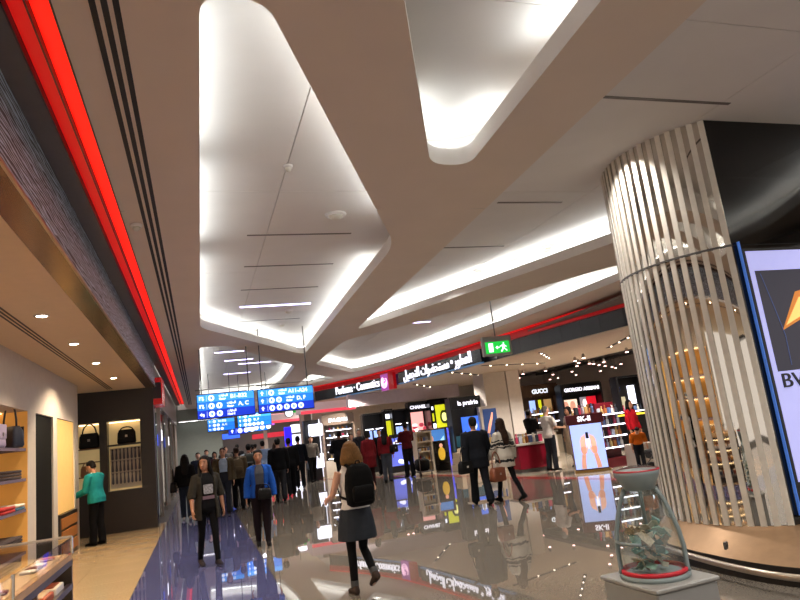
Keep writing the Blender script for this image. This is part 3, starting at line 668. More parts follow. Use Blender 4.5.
# ------------------------------------------------------------------ perfume shop: fascia
fas = thing('wall_fascia', None, None); tag(fas, kind='structure')
def seg(a, b, z0, z1, d0, d1, name, m, parent):
    # box along plan segment a->b, d0..d1 = distance towards the concourse
    a, b = Vector(a), Vector(b); d = (b - a); L = d.length; rz = math.atan2(d.y, d.x)
    return MB().box(0.002, L - .002, d0, d1, z0, z1).build(name, m, parent, loc=(a.x, a.y, 0), rz=rz)
M_fred = mat('red fascia band', '#b30d16', .3, emit='#c00c14', es=.25)
M_fred2 = mat('bright red fascia edge', '#e01018', .3, emit='#ff1018', es=.5)
fp = dens(fascia_path, 3)
for a, b in zip(fp[:-1], fp[1:]):
    seg(a, b, 3.42, 3.86, -.06, .06, 'fascia_panel', M_navy, fas)
    seg(a, b, 3.87, 4.06, -.03, .1, 'red_band', M_fred, fas)
    seg(a, b, 4.06, 4.098, -.05, .13, 'red_edge', M_fred2, fas)
    seg(a, b, 3.395, 3.42, -.1, .08, 'edge_trim', M_cream, fas)
def fascia_sign(A, B, z0, z1, body, size, label, sx=1):
    A, B = Vector(A), Vector(B); d = B - A; L = d.length; rz = math.atan2(d.y, d.x)
    t = thing('shop_sign', label, 'sign', (A.x, A.y, 0), rz)
    MB().box(0, L, -.1, -.0, z0, z1).build('panel', mat('dark sign panel', '#1a2430', .25), t)
    MB().box(0, L, -.12, .0, z0 - .04, z0).build('under_light', glow('blue sign underlight', '#5f8ec0', .3), t)
    text(body, size, 'lettering', M_txt, t, (L / 2, -.12, (z0 + z1) / 2 + .02), ext=.02, bold=.002, sx=sx)
    return t
ar = 'ﻞﻴﻤﺠﺘﻟﺍ ﺕﺍﺮﻀﺤﺘﺴﻣ • ﺭﻮﻄﻌﻟﺍ'
fascia_sign((7.65, 24.2), (8.62, 18.4), 3.44, 3.86, ar, .5, 'long dark fascia sign with glowing white Arabic lettering', .82)
fascia_sign((5.95, 28.6), (7.33, 25.55), 3.42, 3.84, 'Perfume · Cosmetics', .47, 'dark fascia sign with glowing white Perfume Cosmetics lettering', .78)
d = Vector((7.62, 24.35)) - Vector((7.35, 25.4)); rz = math.atan2(d.y, d.x)
t = thing('emblem_box', 'pink violet swirl emblem box between the two fascia signs', 'sign', (7.3, 25.35, 3.27), rz)
MB().box(0, .55, -.16, -.02, 0, .66).build('panel', glow('violet emblem', '#9a4a9a', .9), t)
for r in (.22, .15, .08):
    MB().tube([(.275 + r * math.cos(q), -.17, .33 + r * math.sin(q)) for q in [PI * 2 * k / 16 * (.8) + r * 9 for k in range(17)]], .022, 6).build('swirl', glow('pale pink swirl', '#ffd0ee', 1.4), t)
MB().box(.56, .95, -.14, 0, .0, .66).build('red_block', M_fred, t)

# shop soffit and inner ceiling
sof = [(x + .06, y) for x, y in fascia_path] + [(5.5, 33), (11.0, 33), (13.4, 28), (13.4, 22), (13.8, 18.5), (14.5, 13), (14.5, 3)]
ss = MB().prism(sof, 3.4, 3.44).build('ceiling_shop_soffit', mat('shop soffit', '#d6c4ae', .6), kind='structure')
MB().box(9, 26, 2, 40, 3.95, 4.0).build('ceiling_shop', mat('shop ceiling grey', '#7d756e', .7), kind='structure')
MB().prism([(13.8, 18.5), (13.95, 18.5), (13.55, 28), (11.2, 33), (11.0, 33), (13.4, 28), (13.4, 22)], 3.4, 3.95).build('wall_soffit_edge', mat('shop bulkhead', '#8f857b', .6), kind='structure')
for (a, b) in [((9.6, 16.6), (11.2, 18.8)), ((8.1, 20.3), (10.8, 23.4)), ((8.3, 24.6), (11.0, 29.0)), ((10.6, 13.2), (12.2, 17.0)), ((8.9, 19.2), (11.9, 20.4))]:
    a, b = Vector(a), Vector(b); d = b - a
    t = thing('light_track', 'black light track in the shop soffit, ' + {9.6: 'nearest the exit sign', 8.1: 'above the navy bay', 8.3: 'above the perfume wall', 10.6: 'closest to the column', 8.9: 'between the pillar and the fascia'}[round(a.x, 1)], 'light', (a.x, a.y, 3.4), math.atan2(d.y, d.x), 'light tracks in the shop soffit')
    MB().box(0, d.length, -.05, .05, -.012, 0).build('track', M_slot, t)
    for k in range(4): MB().lathe([(.03, -.012), (.025, -.03), (.001, -.032)], 10, (d.length * (k + .5) / 4, 0)).build('lamp', glow('track lamp', '#ffe9d0', 8), t)
# hanging spot lights
spots = [(505, 378), (514, 377), (519, 378), (523, 374), (545.5, 371), (550, 379.5), (553, 374.5), (558, 378), (572, 371.6), (576, 375), (575, 361), (578.6, 363), (583.5, 358), (577, 366), (589.6, 363.5), (593.7, 364), (599, 365), (603.8, 362), (605, 366), (612, 367), (615.5, 368), (621, 364), (626.8, 352), (600.5, 371), (393, 398), (398, 397.5), (410, 397), (418, 397)]
s0 = None
for (px, py) in spots:
    p = atz(px, py, 3.22)
    if s0 is None:
        s0 = thing('spotlight', 'small bright spotlight hanging from the grey shop ceiling', 'spotlight', group='hanging spotlights in the shop')
        MB().lathe([(.02, .14), (.045, .12), (.05, .02), (.046, 0)], 12).build('housing', mat('spot housing', '#a8a098', .5), s0, True)
        MB().lathe([(.052, 0), (.045, -.012), (.001, -.014)], 12).build('lamp', glow('spot lamp', '#ffc8c0', 12), s0)
        MB().tube([(0, 0, .2), (0, 0, .73)], .008, 6).build('stem', M_grey, s0)
        s = s0
    else: s = copy_tree(s0)
    s.location = p
    s['label'] = 'small bright hanging spotlight ' + ('above the maroon shirted man' if px < 450 else 'beside the white pillar head' if px < 530 else 'above the bronze perfume wall' if px < 560 else 'of the dense cluster above the black perfume wall')
for (x, y, e) in [(10.5, 15, 140), (11.5, 20, 160), (9.5, 24, 160), (15, 19, 200), (7.5, 29, 140), (13, 11, 120), (6.2, 26.9, 110)]:  # extra spots added to brighten the shop, separate from the hanging fixtures
    ld = bpy.data.lights.new('shop_lamp', 'SPOT'); ld.energy = e * 4.0; ld.color = (1, .9, .8); ld.spot_size = 2.5; ld.spot_blend = .6; ld.shadow_soft_size = .08
    lo = bpy.data.objects.new('shop_lamp', ld); col.objects.link(lo); lo.location = (x, y, 3.36 if x < 13 else 3.9)
# ducts in the open ceiling
for k in range(4):
    MB().box(14.1 + k * 1.3, 14.5 + k * 1.3, 14, 32, 3.72, 3.95).build('duct', mat('duct grey', '#4d4844', .5), None, label=['first', 'second', 'third', 'fourth', 'fifth'][k] + ' grey ceiling duct counted from the shop soffit', cat='duct', group='ducts above the shop')
MB().box(5.5, 26, 33, 33.3, 0, 4.0).build('wall_shop_back', M_offw, kind='structure')
MB().box(19, 19.3, 2, 33, 0, 4.0).build('wall_shop_right', M_offw, kind='structure')

# ------------------------------------------------------------------ perfume shop: furniture
M_scr_b = glow('blue lightbox', '#3a6ad8', 1.3); M_scr_w = glow('white lightbox', '#e8ecff', 2.2); M_scr_y = glow('yellow lightbox', '#c8c81e', 1.2); M_scr_p = glow('pink lightbox', '#f0a8a0', 1.3); M_scr_r = glow('red lightbox', '#d01828', 1.0); M_scr_bw = glow('pale blue lightbox', '#9ab4f0', 1.3)
M_skin_pic = glow('flesh tone print', '#d89a80', .9)
bottle_mesh = MB().lathe([(.03, 0), (.035, .01), (.035, .1), (.03, .115), (.012, .12), (.012, .135), (.02, .138), (.02, .175), (.0, .177)], 8).mesh('bottle')
box_mesh = MB().bbox(-.04, .04, -.03, .03, 0, .15, .004).mesh('box')
bcols = [mat('bottle ' + c, c, .15, noise=.1) for c in ('#d8b878', '#c8d0e0', '#c04060', '#30363f', '#e8e4da', '#6a84b8', '#b07040')]
NB = [0]
ORD = ['first', 'second', 'third', 'fourth', 'fifth', 'sixth', 'seventh', 'eighth', 'ninth', 'tenth', 'eleventh', 'twelfth']
BC = ['gold', 'pale grey', 'crimson', 'charcoal', 'ivory', 'blue', 'copper']
SHELF = {}
def stock(x0, x1, y, z, where, group, n, sc=1.0, rnd=True):
    SHELF[group] = SHELF.get(group, 0) + 1; row = '' if SHELF[group] == 1 else ''
    for k in range(n):
        x = x0 + (x1 - x0) * (k + .5) / n
        o = bpy.data.objects.new('perfume_bottle' if NB[0] % 3 else 'perfume_box', bottle_mesh if NB[0] % 3 else box_mesh); col.objects.link(o)
        if len(o.data.materials) == 0: o.data.materials.append(bcols[0])
        o.material_slots[0].link = 'OBJECT'; o.material_slots[0].material = bcols[(NB[0] * 5 + k) % 7]
        o.location = (x, y, z + .001); o.scale = (sc, sc, sc * (1 + .3 * ((NB[0] * 7) % 3) / 3)); NB[0] += 1
        tag(o, '%s %s, %s from the left on %s' % (BC[((NB[0] - 1) * 5 + k) % 7], 'bottle' if (NB[0] - 1) % 3 else 'box', ORD[k], where), 'bottle' if (NB[0] - 1) % 3 else 'box', group)
def wall_bay(px0, px1, pyt, Y, z1, label, head=None, hs=.2, backm=M_blackm, panels=(), shelves=(), depth=.45, ht=M_txt, headm=None, hz=None):
    a = at(px0, pyt, Y); b = at(px1, pyt, Y); x0, x1 = a.x, b.x
    t = thing('display_bay', label, 'display', ((x0 + x1) / 2, Y, 0)); h = (x1 - x0) / 2
    MB().box(-h, h, depth - .05, depth, 0, z1).build('back_panel', backm, t)
    for s in (-1, 1): MB().box(s * h - .04, s * h + .04, 0, depth, 0, z1).build('side_panel', backm, t)
    MB().box(-h, h, 0, depth, z1, z1 + .06).build('top_panel', backm, t)
    MB().box(-h, h, -.05, depth, 0, .7).build('base_cabinet', M_cream if backm != M_blackm else M_blackm, t)
    if head:
        f = MB().box(-h, h, -.02, .02, z1 - hs * 1.9, z1).build('header', headm or backm, t)
        text(head, hs, 'lettering', ht, f, (0, -.03, z1 - hs), ext=.008, bold=.006)
    for (u0, u1, v0, v1, m) in panels:
        MB().box(-h + 2 * h * u0, -h + 2 * h * u1, depth - .09, depth - .05, v0, v1).build('light_box', m, t)
    for (u0, u1, v) in shelves:
        s = MB().box(-h + 2 * h * u0, -h + 2 * h * u1, .02, depth - .05, v, v + .03).build('shelf', M_grey, t)
        MB().box(-h + 2 * h * u0 + .02, -h + 2 * h * u1 - .02, .0, .02, v, v + .03).build('shelf_light', M_lit, s)
    return t, x0, x1
# far left canopies and the pale cabinet stand
for k, (q, lb) in enumerate([((300, 355, 403, 30.0), 'broad white canopy with pink underlight above the pale cabinet stand'), ((262, 300, 404, 38.0), 'farther white canopy with red underlight beyond the signs')]):
    a, b = at(q[0], q[2], q[3]), at(q[1], q[2], q[3])
    t = thing('canopy', lb, 'canopy', (a.x, q[3], 0))
    MB().box(0, b.x - a.x, 0, 1.6, 2.92, 3.35).build('fascia', mat('canopy white', '#d8c8c6', .5, emit='#f0ccd0', es=.25), t)  # fascia is given a pale pink glow so it reads as lit
    MB().box(0, b.x - a.x, -.03, 0, 2.86, 3.0).build('pink_edge', glow('pink canopy light', '#e8485a', .9), t)
    MB().box(.05, .25, .8, 1.0, 0, 2.92).build('post', M_offw, t)
t, x0, x1 = wall_bay(322, 353, 418, 28.2, 2.62, 'pale brown cabinet with five lit shelves below its name board', 'BVLGARI', .22, mat('brown stand', '#8c7a6a', .4), (), [(.08, .92, z) for z in (.75, 1.05, 1.35, 1.65, 1.95)], ht=M_sw)
for z, q in zip((.78, 1.08, 1.38, 1.68, 1.98), ('lowest', 'second', 'middle', 'fourth', 'top')): stock(x0 + .2, x1 - .2, 28.35, z, 'the ' + q + ' pale brown cabinet shelf', 'packs on the pale brown cabinet', 5, .9)
for (px, py0, py1, Y, w_, m, lb) in [(316, 424, 436, 27.5, .55, M_scr_w, 'upper white lit cube on the stand beside the far people'), (317, 454, 468, 27.5, .6, M_scr_w, 'lower white lit cube near the floor beside the far people'), (300, 424, 432, 34, .9, glow('pale sign', '#dfe6f0', 1.5), 'pale lit sign board above the far people'), (289, 427, 446, 34, .35, glow('indigo column light', '#2a1cff', 1.2), 'indigo glowing vertical light column in the far concourse')]:
    a, b = at(px, py1, Y), at(px, py0, Y)
    t = thing('light_cube', lb, 'light', (a.x, Y, max(0, a.z)))
    MB().bbox(-w_ / 2, w_ / 2, -.15, .15, 0, b.z - max(0, a.z), .01).build('body', m, t)
    MB().box(-w_ / 2 - .02, w_ / 2 + .02, -.12, .17, -.03 if a.z > .1 else 0, 0.0 if a.z > .1 else .02).build('frame', M_grey, t)
t = thing('light_stand', 'dark glossy stand with a bright edge beside the white lit cubes', 'stand', (at(313, 440, 27.8).x, 27.8, 0))
MB().box(-.35, .3, 0, .4, 0, 2.5).build('body', M_blackm, t); MB().box(.3, .33, -.02, .4, .1, 2.5).build('edge_light', glow('stand edge light', '#e8ecff', 1.2), t)
# main perfume wall
t, x0, x1 = wall_bay(363, 384, 418, 27.5, 2.45, 'black perfume wall bay left of the yellow poster', None, .2, M_blackm, [(.05, .45, 1.3, 1.75, M_scr_bw), (.55, .95, 1.3, 1.75, M_scr_bw)], [(.04, .46, 1.8), (.54, .96, 1.8), (.05, .95, 1.15)])
stock(x0 + .1, x1 - .1, 27.65, 1.18, 'the shelf left of the yellow poster', 'packs left of the yellow poster', 9)
t, x0, x1 = wall_bay(384.5, 393, 416, 27.5, 2.55, 'narrow black bay holding the yellow lit poster', None, .2, M_blackm, [(.1, .9, 1.35, 2.1, M_scr_y), (.15, .85, 2.2, 2.4, M_scr_w)], [(.05, .95, 1.1)])
t, x0, x1 = wall_bay(393.5, 408, 414, 27.5, 2.5, 'black perfume wall bay right of the yellow poster', None, .2, M_blackm, [(.05, .48, 1.3, 1.8, M_scr_bw), (.52, .95, 1.3, 1.8, M_scr_bw)], [(.04, .48, 1.9), (.52, .96, 1.9), (.05, .95, 1.15)])
stock(x0 + .1, x1 - .1, 27.65, 1.18, 'the shelf right of the yellow poster', 'packs right of the yellow poster', 7)
t, x0, x1 = wall_bay(409, 427, 409, 27.5, 2.75, 'bay with the tall pink floral lit poster', 'CHANEL', .2, M_blackm, [(.12, .88, 1.25, 2.35, M_scr_p)], [(.05, .95, 1.1)])
for k in range(7): MB().ell((random.uniform(-.4, .4), .33, random.uniform(1.45, 2.2)), (.12, .008, .1), 10, 6).build('flower_print', [glow('flower print red', '#c84858', .8), glow('flower print white', '#fff0e8', 1.5)][k % 2], t, True)
t, x0, x1 = wall_bay(430, 448, 404, 27.0, 2.75, 'black bay with lime bottle poster and small white screens', None, .2, M_black, [(.42, .95, 1.55, 2.55, M_scr_y), (.05, .36, 1.3, 1.75, M_scr_w), (.08, .3, 2.35, 2.5, M_scr_w), (.1, .3, 1.85, 2.2, M_scr_y)], [(.05, .95, 1.1)])
MB().ell((.3, .34, 2.0), (.2, .01, .32), 16, 8).build('bottle_print', glow('dark olive print', '#3c4410', .5), t, True)
MB().ell((.3, .325, 2.0), (.12, .01, .2), 16, 8).build('bottle_print', glow('pale lime print', '#f0f090', 1.4), t, True)
MB().box(at(448, 440, 26.8).x, at(452, 440, 26.8).x, 26.5, 26.9, 0, 1.5).build('light_cube', glow('violet blue light', '#4a52ff', .5), None, label='violet blue lit panel beside the tall frame with the blue face panel', cat='light')
MB().box(6.2, 11.4, 27.45, 27.9, 2.86, 3.4).build('wall_shop_bulkhead', mat('lilac white bulkhead', '#dccfd2', .5), kind='structure')
# counter with the big floral screen
pA = at(421, 468, 25.5); t = thing('counter', 'dark counter with a wide lit floral front screen', 'counter', (pA.x - 1.2, 25.5, 0))
MB().box(-.2, 2.3, 0, .7, 0, 1.05).build('body', M_blackm, t)
MB().box(.0, 1.35, -.02, 0, .25, 1.35).build('lit_front', glow('blue violet flower screen', '#5a66c8', .9), t)
for k in range(14):
    MB().ell((random.uniform(.15, 1.2), -.03, random.uniform(.35, 1.2)), (.1, .008, .09), 8, 6).build('flower_print', glow('pale flower', '#dfe4ff', 1.3), t, True)
MB().box(.0, 1.4, -.03, .0, 1.37, 1.5).build('header', M_blackm, t); text('LANCÔME', .13, 'lettering', M_txt, t, (.68, -.04, 1.43), ext=.004)
MB().box(-.3, 2.4, -.08, .75, 1.05, 1.1).build('top', M_dark, t)
# beige display shelving with lit pictures
pA = at(411, 476, 22.6)
t = thing('display_unit', 'beige open shelving unit with a dark gold poster on its front', 'display', (7.55, 22.9, 0))
MB().box(0, .65, 0, .5, 0, .06).build('plinth', M_cream, t)
for x in (0, .58): MB().box(x, x + .06, 0, .5, .06, 1.5).build('side_panel', M_cream, t)
for z in (.4, .75, 1.1, 1.45): MB().box(.06, .58, 0, .5, z, z + .05).build('shelf', M_cream, t)
MB().box(.06, .58, .44, .5, .06, 1.5).build('back_panel', M_cream, t)
f = MB().box(.66, 1.22, -.02, .5, 0, 1.1).build('poster_block', M_black, t)
MB().ell((.94, -.03, .62), (.14, .012, .25), 14, 8).build('gold_print', glow('gold print', '#c8a030', .7), f, True); MB().ell((.94, -.03, .92), (.07, .012, .08), 10, 6).build('face_print', M_skin_pic, f, True)
for z, q in zip((.45, .8, 1.15), ('lower', 'middle', 'upper')): stock(7.65, 8.1, 23.05, z, 'the ' + q + ' beige open shelf', 'packs in the beige shelving', 4, .9)
t = thing('picture_frame', 'wooden frame with a blue lit panel and a face print', 'frame', (8.05, 23.7, 0))
for x in (0, 1.0): MB().box(x, x + .06, 0, .3, 0, 1.5).build('post', M_wood, t)
MB().box(0, 1.06, 0, .3, 1.5, 1.56).build('head_rail', M_wood, t); MB().box(.06, 1.0, 0, .3, 0, .5).build('base', M_wood, t)
f = MB().box(.06, 1.0, .1, .14, .5, 1.5).build('lit_panel', glow('blue face panel', '#4a86d0', .8), t)
MB().ell((.36, .09, 1.15), (.15, .012, .2), 16, 10).build('face_print', M_skin_pic, f, True)
MB().add([(.5, .09, .55), (.95, .09, .55), (.95, .09, 1.25), (.7, .09, 1.0)], [(0, 1, 2, 3)]).build('pale_print', glow('pale aqua print', '#a8dcf0', 1.2), f)
t = thing('low_counter', 'low wooden step counter beside the blue face panel', 'counter', (8.55, 21.3, 0))
for k, z in enumerate((.2, .42, .62)): MB().box(0 + .05 * k, .9 - .05 * k, k * .15, .9, z - .2, z).build('step', M_cream, t)
# tall dark blue lit counter wall with lettering
t, x0, x1 = wall_bay(450, 483, 398, 23.2, 2.62, 'tall navy framed bay with blue lit picture and white lettering', 'la prairie', .24, mat('deep navy', '#0c1018', .3), [(.38, .98, 1.2, 1.85, M_scr_b), (.02, .98, .75, 1.15, glow('dim teal lightbox', '#1c4a58', .7))], (), .5, hz=1)
MB().box(x0 - .12, x0 - .05, 23.1, 23.7, 0, 2.75).build('frame_post', M_steel, t); t.children[-1].matrix_parent_inverse = t.matrix_basis.inverted()
for o_, xx in ((0, x1 + .0),): 
    q = MB().box(xx, xx + .08, 23.1, 23.7, 0, 2.75).build('frame_post', M_steel, t); q.matrix_parent_inverse = t.matrix_basis.inverted()
MB().ell((.3, .38, 1.5), (.16, .012, .2), 14, 8).build('face_print', glow('pale face print', '#dfe8ff', 1.2), t, True)
t = thing('tester_table', 'white tester table with small bottles in front of the navy bay', 'table', (8.75, 19.6, 0))
MB().box(-.7, .7, -.3, .3, .85, .9).build('top', M_cream, t)
for sx in (-.6, .6):
    for sy in (-.22, .22): MB().box(sx - .04, sx + .04, sy - .04, sy + .04, 0, .85).build('leg', M_cream, t)
MB().box(-.6, .6, -.2, .2, .3, .34).build('shelf', M_cream, t)
stock(8.15, 9.35, 19.6, .9, 'the white tester table', 'testers on the white table', 9, 1.3)
# white pillar with framed poster
a, b = at(484, 385, 22.6), at(519, 382, 22.6)
t = MB().box(a.x, a.x + (b.x - a.x) * .62, 22.6, 23.6, 0, 3.4).build('wall_pillar', M_offw, kind='structure')
MB().box(a.x + (b.x - a.x) * .64, b.x, 22.55, 23.6, 0, 3.4).build('pillar_panel', mat('pale pillar', '#d8d0c8', .4), t)
p = at(493, 430, 22.4); t = thing('poster_frame', 'white framed dark blue poster with a dancer on the pillar', 'poster', (p.x, 22.5, .85))
MB().box(-.38, .38, 0, .08, 0, 1.3).build('frame', M_offw, t); f = MB().box(-.28, .28, -.012, 0, .08, 1.2).build('print', glow('dark blue print', '#223a6a', .6), t)
MB().tube([(-.15, -.02, .3), (-.05, -.02, .6), (.05, -.02, .85), (.1, -.02, 1.05)], [.05, .06, .05, .03], 8, flat=.2).build('figure_print', M_skin_pic, f, True)
# red podium
p = at(532, 472, 17.6)
t = thing('podium', 'dark red podium table with a white top and small bottles', 'podium', (p.x + .1, 17.8, 0))
MB().bbox(-.5, .45, -.3, .5, .1, .78, .02).build('body', mat('dark red lacquer', '#7a1024', .25), t)
MB().bbox(-.6, .5, -.38, .58, .78, .84, .015).build('top', M_offw, t)
MB().box(-.45, .4, -.25, .45, 0, .1).build('plinth', M_grey, t)
MB().bbox(.47, .6, -.3, .4, .0, .75, .02).build('side_block', M_offw, t)
stock(p.x - .35, p.x + .55, 17.7, .84, 'the dark red podium', 'bottles on the red podium', 8, 1.4)
MB().bbox(-.05, .35, .1, .45, 0, .22, .01).build('gift_box', M_offw, None, loc=(p.x + .2, 17.8, .841), label='white gift box on the dark red podium', cat='box')
# brown perfume wall with lettering
t, x0, x1 = wall_bay(520, 557, 387, 24.0, 2.78, 'bronze perfume wall with lit shelves and white name letters', 'GUCCI', .24, mat('bronze wall', '#5c4634', .35, .3), [(.02, .12, 1.9, 2.4, M_scr_b), (.02, .14, 1.1, 1.8, M_scr_bw), (.3, .45, 1.7, 2.2, M_scr_bw), (.55, .62, 1.4, 2.2, M_scr_y), (.7, .9, 1.7, 2.2, glow('amber lightbox', '#b08a5a', .8))], [(.2, .95, 1.25), (.2, .5, 1.6), (.65, .95, 1.6)], ht=M_sw)
for z, q in ((1.28, 'lower'), (1.63, 'upper')): stock(x0 + .5, x1 - .2, 24.2, z, 'the ' + q + ' bronze wall shelf', 'flacons on the bronze wall', 10, 1.2)
p = at(550, 461, 20.6); t = thing('counter', 'white till counter before the bronze perfume wall', 'counter', (p.x, 20.8, 0))
MB().bbox(-.6, .55, 0, .7, .08, .95, .02).build('body', M_offw, t); MB().box(-.65, .6, -.05, .75, .95, 1.0).build('top', M_steel, t); MB().box(-.5, .5, .05, .6, 0, .08).build('plinth', M_grey, t)
t = thing('till', 'dark till screen on the white counter', 'till', (p.x - .2, 21.1, 1.0))
MB().box(-.1, .1, -.08, .08, 0, .03).build('base', M_blackm, t); MB().box(-.02, .02, -.02, .02, .03, .2).build('stem', M_blackm, t); f = MB().box(-.2, .2, -.03, .0, .18, .48).build('screen', M_blackm, t)
# black wall with lettering and posters
t, x0, x1 = wall_bay(561, 601, 388, 23.0, 2.62, 'black perfume wall with white name letters, face poster and red poster', 'GIORGIO ARMANI', .2, M_blackm, [(.06, .46, 1.5, 2.05, glow('peach poster', '#e8cdb8', 1.3)), (.55, .7, 1.5, 2.1, glow('grey poster', '#8a8088', .9)), (.72, .95, 1.5, 2.1, M_scr_r), (.55, .95, .9, 1.4, M_scr_bw)], [(.05, .48, 1.3), (.52, .96, 1.35), (.05, .48, .95)])
for (u, c) in ((-.62, '#c89070'), (-.3, '#d8b090')): MB().ell((u, .35, 1.8), (.13, .01, .2), 12, 8).build('face_print', M_skin_pic, t, True)
MB().ell((.28, .35, 1.85), (.1, .01, .17), 12, 8).build('face_print', glow('pale face', '#f0e0dc', 1.3), t, True)
for z, q in ((1.33, 'upper'), (.98, 'lower')): stock(x0 + .15, x0 + .9, 23.15, z, 'the ' + q + ' shelf under the peach poster', 'packs on the black wall', 7, 1.2)
t, x0, x1 = wall_bay(617, 644, 380, 21.0, 2.62, 'black perfume bay at the shop end behind the red display stand', None, .2, M_blackm, [(.55, .8, 1.6, 2.3, M_scr_w), (.1, .25, 2.1, 2.3, M_scr_b), (.2, .4, 1.4, 1.9, glow('gold grey print', '#9a947a', .7))], [(.05, .95, 1.3), (.05, .95, 1.0)])
stock(x0 + .1, x1 - .2, 21.15, 1.33, 'the bay shelf behind the red stand', 'packs in the end bay', 7, 1.2)
for (px, Y, lb) in [(598, 21.5, 'first'), (613, 21.0, 'second')]:
    p = at(px + 12, 420, Y)
    t = thing('counter', lb + ' black counter with a yellow lit lip in front of the black walls', 'counter', (p.x, Y - 1.2, 0))
    MB().box(-.5, .5, 0, .5, 0, 1.25).build('body', M_blackm, t); MB().box(-.5, .5, -.02, 0, 1.2, 1.26).build('yellow_lip', glow('yellow lip', '#e8c83c', 1.2), t)
# skin care kiosk with hand poster
kx, ky = 9.4, 15.4
t = thing('kiosk', 'dark red kiosk with a lit poster of two hands holding a small bottle', 'kiosk', (kx, ky, 0), -.5)
MB().box(0, .86, .0, .55, .06, 1.26).build('body', mat('kiosk red', '#4a0c18', .3), t)
MB().box(-.05, .92, -.06, .6, 1.26, 1.5).build('header', mat('kiosk header', '#5c0e1c', .3), t)
MB().box(-.02, .9, -.05, .55, 0, .06).build('plinth', mat('brass plinth', '#a8844a', .3, .8), t)
text('SK-II', .18, 'lettering', M_txt, t, (.42, -.07, 1.38), ext=.005, bold=.006)
f = MB().box(.02, .84, -.025, .0, .09, 1.24).build('lit_poster', glow('pale blue poster', '#a4b8ee', 1.15), t)
for s in (-1, 1):
    x0 = .43
    MB().tube([(x0 + s * .2, -.03, .1), (x0 + s * .18, -.03, .3), (x0 + s * .15, -.03, .46)], [.06, .055, .05], 10, flat=.15).build('forearm_print', M_skin_pic, f, True)
    MB().ell((x0 + s * .135, -.032, .58), (.078, .008, .13), 14, 8).build('palm_print', M_skin_pic, f, True)
    for k in range(4): MB().tube([(x0 + s * (.19 - .034 * k), -.034, .66), (x0 + s * (.185 - .036 * k), -.034, .82 + .012 * k), (x0 + s * (.15 - .03 * k), -.034, .92 + .02 * k)], [.019, .017, .012], 8, flat=.3).build('finger_print', glow('pale flesh print', '#e8b49c', 1.0), f, True)
    MB().tube([(x0 + s * .08, -.036, .52), (x0 + s * .04, -.036, .62), (x0 + s * .02, -.036, .7)], [.024, .02, .014], 8, flat=.3).build('thumb_print', MATS['pale flesh print'], f, True)
MB().box(x0 - .04, x0 + .04, -.04, -.037, .62, .88).build('bottle_print', glow('white bottle print', '#f4f6ff', 1.5), f)
MB().box(x0 - .035, x0 + .035, -.041, -.034, .86, 1.03).build('bottle_cap_print', mat('dark cap print', '#1a1e2a', .4), f)
t = thing('display_stand', 'tall dark red stand with lit glass shelves right of the kiosk', 'stand', (10.75, 15.6, 0))
MB().box(-.3, .5, .3, .4, 0, 1.75).build('back_panel', mat('stand red', '#6a1020', .3), t)
MB().box(-.32, -.28, 0, .4, 0, 1.75).build('side_panel', MATS['stand red'], t)
MB().box(-.3, .5, -.1, .4, 0, .25).build('base', MATS['stand red'], t)
for z in (.5, .8, 1.1, 1.4):
    s = MB().box(-.28, .5, -.08, .3, z, z + .02).build('shelf', M_steel, t); MB().box(-.28, .5, -.1, -.08, z, z + .03).build('shelf_light', M_lit, s)
for z, q in zip((.52, .82, 1.12, 1.42), ('lowest', 'second', 'third', 'top')): stock(10.5, 11.2, 15.65, z, 'the ' + q + ' red stand shelf', 'packs on the red stand', 6, 1.2)
stock(9.65, 10.25, 15.4, 1.501, 'top of the dark red kiosk', 'bottles on the kiosk', 6, 1.3)
t = thing('tester_counter', 'white and glass tester counter in front of the red stand', 'counter', (10.95, 14.6, 0))
MB().bbox(-.35, .35, -.2, .25, 0, .6, .02).build('body', M_offw, t); MB().box(-.4, .4, -.25, .3, .6, .63).build('top', M_glass, t)
# far concourse: red and pink lit shop fronts
for k, (px0, px1, py0, py1, Y, m, lb) in enumerate([(262, 300, 419, 424, 44, glow('far red sign', '#e0303a', 1.3), 'long red lit shop sign deep in the concourse'), (240, 275, 424, 429, 48, glow('far violet sign', '#b060d0', 1.2), 'violet lit shop sign deep in the concourse'), (268, 296, 414, 419, 42, glow('far pink sign', '#f0a0a8', 1.3), 'pale pink lit shop sign deep in the concourse'), (222, 240, 432, 440, 50, glow('far blue sign', '#3a6aff', 1.2), 'blue lit shop sign deep in the concourse'), (252, 290, 430, 440, 52, glow('far red wall', '#c02a3a', .8), 'glowing red shop wall at the far end'), (292, 304, 433, 452, 46, glow('far white screen', '#e8ecff', 1.6), 'white lit screen at the far right shops')]):
    a, b = at(px0, py1, Y), at(px1, py0, Y)
    t = thing('shop_sign', lb, 'sign', (a.x, Y, a.z))
    MB().box(0, b.x - a.x, 0, .2, 0, max(.3, b.z - a.z)).build('housing', M_grey, t); MB().tube([((b.x - a.x) / 2, .1, .2), ((b.x - a.x) / 2, .1, 4.4 - a.z)], .02, 6).build('rod', M_grey, t); MB().box(.03, b.x - a.x - .03, -.02, 0, .03, max(.27, b.z - a.z - .03)).build('face', m, t)
p = at(289, 413, 34); t = thing('wall_clock', 'round white hanging clock beside a tiny green sign', 'clock', (p.x, 34, p.z))
MB().rings([[(r * math.cos(2 * PI * i / 20), y_, r * math.sin(2 * PI * i / 20)) for i in range(20)] for r, y_ in ((.22, .05), (.24, .02), (.24, -.03), (.21, -.04))]).build('case', M_grey, t)
MB().rings([[(.2 * math.cos(2 * PI * i / 20), y_, .2 * math.sin(2 * PI * i / 20)) for i in range(20)] for y_ in (-.04, -.045)]).build('dial', M_sw, t)
MB().tube([(0, 0, .22), (0, 0, 4.4 - p.z)], .012, 6).build('rod', M_grey, t)
